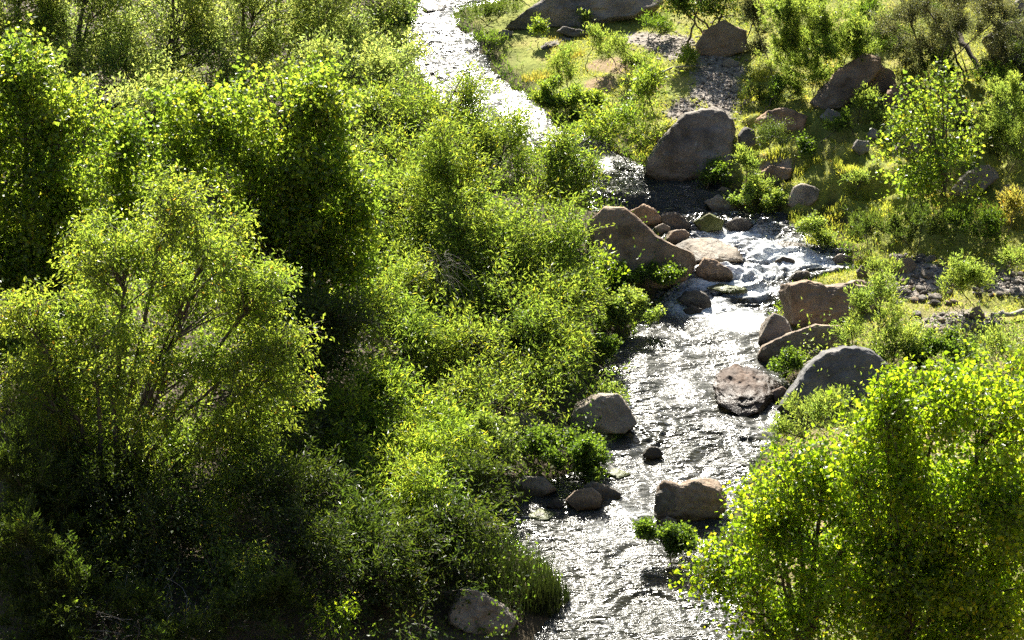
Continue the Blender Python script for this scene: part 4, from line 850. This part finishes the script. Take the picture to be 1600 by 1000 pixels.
for (u, v, ru, rv, mt, lb) in ((1300,330,26,9,'grass',"shaggy yellow-green moss hummock below the egg-shaped boulder"), (1340,305,24,9,'grass',"rounded grass hummock in the middle of the moss slope"),
        (1262,262,24,7,'grass',"grass hummock right beneath the dark green cushion"), (1325,265,26,8,'grass',"bright grass hummock left of the sapling's crown"), (1215,240,18,6,'grass',"short grass hummock at the shaggy bush's foot"),
        (1375,335,22,8,'grass',"small grass hummock left of the sapling's foot"), (1210,300,20,6,'grass',"bright grass rim above the watercress mat"), (1175,150,24,8,'grass',"yellow-green grass patch right of the gravel bar"),
        (1190,120,20,8,'grass',"grass tussock under the pale willowy shrub"), (840,120,26,8,'gold',"golden tussock in the upstream meadow nearest the creek"), (890,85,24,6,'gold',"golden tussock by the long thin grey rock"),
        (1350,410,20,5,'grass',"low grass tuft left of the cobble patch"), (1520,300,22,8,'grass',"grass tussock under the long pale slanting boulder")):
    reed_clump(lb, [(u, v, ru, rv)], 900, .06, .22, .018, mt, "grass_tussock")
# the uncountable green of the banks
gxy = []
n = 270000
x = rng.uniform(1, 21, n); y = rng.uniform(47, 76, n)
bl_, br_ = banks(y); dd = x - br_
ok = (dd > 0.05) & (np.abs(x) < 0.235*y + 4.0)
x, y = x[ok], y[ok]
kmask = fbm(x*1.1, y*0.9, 21.0, 3)
gravm = blob_mask(x, y, GRAVEL); drym = blob_mask(x, y, DRY)
keep = (rng.uniform(0, 1, len(x)) > gravm*0.97) & (rng.uniform(0, 1, len(x)) > drym*0.7) & (kmask > -0.55 + 0.25*rng.normal(size=len(x)))
x, y = x[keep], y[keep]; hue = fbm(x*0.35, y*0.3, 31.0, 2) + 0.25*(y > 60) + 0.08*rng.normal(size=len(x))
golds = hue > 0.55
def short(V, F): return V.reshape(-1, 5, 3)[:, [0, 1, 4]].reshape(-1, 3), np.arange(len(V)//5*3).reshape(-1, 3)
V, F = short(*blades(np.stack([x[~golds], y[~golds]], 1), .04, .14, .026, .5, .5))
tag(link("grass", mesh_from("grass", V, F), LM['grass']), "short green grass and moss over the right bank", "grass", kind="stuff")
V, F = short(*blades(np.stack([x[golds], y[golds]], 1), .06, .18, .022, .5, .5))
tag(link("golden_grass", mesh_from("golden_grass", V, F), LM['gold']), "golden grass patches in the upstream meadow", "grass", kind="stuff")
# weeds along both water edges
n = 9000; y = rng.uniform(38, 74, n); bl_, br_ = banks(y); side = rng.uniform(0, 1, n) < .6
x = np.where(side, bl_ - rng.gamma(1.5, .22, n) + .12, br_ + rng.gamma(1.5, .2, n) - .1)
V, F = blades(np.stack([x, y], 1), .08, .32, .02, .6, .5)
tag(link("bank_weeds", mesh_from("bank_weeds", V, F), LM['cress']), "green weeds fringing both edges of the creek", "weeds", kind="stuff")

n = 56000; y = rng.uniform(34.2, 66, n); bl_, br_ = banks(y); x = bl_ - 0.3 - rng.uniform(0, 1, n)**1.2*(0.30*y)
hgt_ = rng.gamma(1.8, .15, n)*(0.6+0.8*(fbm(x*.8, y*.8, 41., 2) > 0)); P = np.stack([x, y, H(x, y)+hgt_], 1)
V, F = leaves(P, rng.normal(size=(n, 3))+np.array([0, 0, .3]), rng.normal(size=(n, 3))+np.array([0, 0, .6]), rng.uniform(.05, .11, n), rng.uniform(.03, .06, n), 'heart')
n = 30000; y = rng.uniform(34.5, 47.5, n); bl_, br_ = banks(y); x = br_ + 0.4 + rng.uniform(0, 1, n)*9
P = np.stack([x, y, H(x, y) + rng.gamma(1.8, .15, n)], 1)
V2, F2 = leaves(P, rng.normal(size=(n, 3))+np.array([0, 0, .5]), rng.normal(size=(n, 3))+np.array([0, 0, .6]), rng.uniform(.06, .12, n), rng.uniform(.025, .05, n), 'blade')
tag(link("undergrowth", mesh_from("undergrowth", V2, F2), LM['feath']), "low green weeds under the yellow-green cottonwoods", "undergrowth", kind="stuff")
tag(link("undergrowth", mesh_from("undergrowth", V, F), LM['cress']), "low leafy undergrowth covering the shaded left bank", "undergrowth", kind="stuff")
def stick(name, pts, r0, r1, label, cat, mat, sides=8, side_sticks=0):
    P = np.array(pts, float); O = P[0].copy(); k = 14
    t = np.linspace(0, len(P)-1, k); Q = np.stack([np.interp(t, np.arange(len(P)), P[:, i]) for i in range(3)], 1)
    Q += rng.normal(size=Q.shape)*r0*0.25
    parts = [tubes(Q[None]-O, np.linspace(r0, r1, k)[None]*(1+0.12*rng.normal(size=k)), sides)]
    for i in range(side_sticks):
        a = Q[rng.integers(3, k)]-O; b = a + rng.normal(size=3)*np.array([.5, .5, .4]) + np.array([0, 0, .2]); b2 = (a+b)/2+rng.normal(size=3)*.06
        parts.append(sweep(a[None], b2[None], b[None], np.array([r1*.6]), r1*.15, 5, 4))
    V, F = merge(parts)
    tag(link(name, mesh_from(name, V, F, True), mat, None, O), label, cat)
def gp(u, v, dz): g = hit(u, v); return (g[0], g[1], Hs(g[0], g[1])+dz)
stick("fallen_log", [gp(1548,500,.08), gp(1570,499,.16), gp(1640,496,.22)], .07, .05, "pale bleached log lying on the low gravel ridge", "log", DEADW, 9, 2)
stick("fallen_log", [gp(1488,92,.9), gp(1512,115,.55), gp(1548,140,.15)], .09, .06, "grey weathered log leaning down under the mesquite", "log", BARK, 9, 2)
stick("fallen_branch", [gp(1030,118,.05), gp(1050,112,.12), gp(1100,106,.08)], .03, .015, "thin pale driftwood branch on the meadow by the gravel bar", "branch", DEADW, 6, 3)
b = at_Y(705, 190, 53.5)
stick("bare_branch", [at_Y(655, 240, 53.2), at_Y(690, 180, 53.3), at_Y(738, 92, 53.4)], .028, .006, "bare thin branch slanting over the bright upper water", "branch", BARK, 6, 8)
root = empty("dead_brush", gp(235, 985, 0), "tangle of bare pale twigs at the foot of the olive-green tree", "brush")
O = np.array(root.location); S = np.repeat(O[None], 70, 0)+rng.normal(size=(70, 3))*np.array([.35, .25, .02])
Tt = S + np.stack([rng.normal(0, .5, 70)-.1, rng.normal(0, .4, 70), rng.uniform(.2, .9, 70)], 1)
V, F = sweep(S, (S+Tt)/2+rng.normal(size=(70, 3))*.15, Tt, np.full(70, .007), .003, 6, 4, .02)
link("twigs", mesh_from("twigs", V-O, F, True), DEADW, root)
root = empty("dead_brush", gp(690, 560, 0), "drooping dead grey twigs in the willow's dark hollow", "brush")
O = np.array(root.location)+np.array([0, 0, 2.6]); S = np.repeat(O[None], 40, 0)+rng.normal(size=(40, 3))*.25+np.array([0, .5, -.5])
Tt = S + np.stack([rng.normal(.2, .3, 40), rng.normal(0, .3, 40), rng.uniform(-1.2, -.3, 40)], 1)
V, F = sweep(S, (S+Tt)/2+rng.normal(size=(40, 3))*.15+np.array([0, 0, .3]), Tt, np.full(40, .004), .002, 6, 4, .02)
link("twigs", mesh_from("twigs", V-np.array(root.location), F, True), DEADW, root)
def copy_plant(src, label, x, y, rz, k=1.0):
    o = src.copy(); COL.objects.link(o); o.location = (x, y, Hs(x, y)); o.rotation_euler = (0, 0, rz); o.scale = (k, k, k); o['label'] = label
    for ch in list(src.children):
        if ch.name.startswith("leaf"): continue
        c = ch.copy(); COL.objects.link(c); c.parent = o
far_ = [o for o in COL.objects if o.type == 'EMPTY' and o.get('label', '') in ("pale feathery willow directly above the broad cottonwood", "slender cottonwood sapling with a thin upright trunk on the mossy slope",
        "light-green seep willow overlapping the big brown block", "large bright seep willow on the slope right of the gravel bar")]
far_ = {o['category']: o for o in far_}
k = 0
for (x, y, c_, sc_) in ((13.5, 44, 'shrub', 1.0), (15.5, 50, 'shrub', 1.2), (12.5, 39, 'tree', .7), (17.5, 56, 'tree', .8), (18.5, 63, 'shrub', 1.3), (19, 47, 'tree', .8), (-15, 46, 'tree', 1.1), (-17, 52, 'tree', 1.2), (-14, 40, 'tree', 1.0),
                 (-16, 60, 'tree', 1.1), (-6, 68, 'tree', 1.0), (6, 80, 'tree', 1.2), (14, 79, 'tree', 1.2), (-10, 78, 'tree', 1.3)):
    k += 1
    if c_ in far_: copy_plant(far_[c_], "%s standing %s the view, %s" % ("green willow" if c_ == 'tree' else "seep willow", "upstream beyond" if y > 66 else ("right of" if x > 0 else "left of"),
        ["closest to the camera side", "beside the gravel ridge", "low and leafy", "tall behind the mesquite", "highest on the slope", "far from the creek", "next to the dark cottonwood", "behind the leaning trunk", "lowest downhill", "beyond the hazy trees", "on the far bend", "over the upper bank", "behind the massive boulder", "deep in the woods"][k-1]), x, y, k*1.3, sc_)
_t = {}
for o in bpy.data.objects:
    if o.type == 'MESH': _t.setdefault(o.name.split('.')[0], {})[o.data.name] = sum(1 for _ in [0])*(len(o.data.loops)-2*len(o.data.polygons))
print("LEAVES", LEAFCOUNT[0], "TRIS", sum(sum(v.values()) for v in _t.values()), sorted(((sum(v.values()), k) for k, v in _t.items()), reverse=True)[:9])
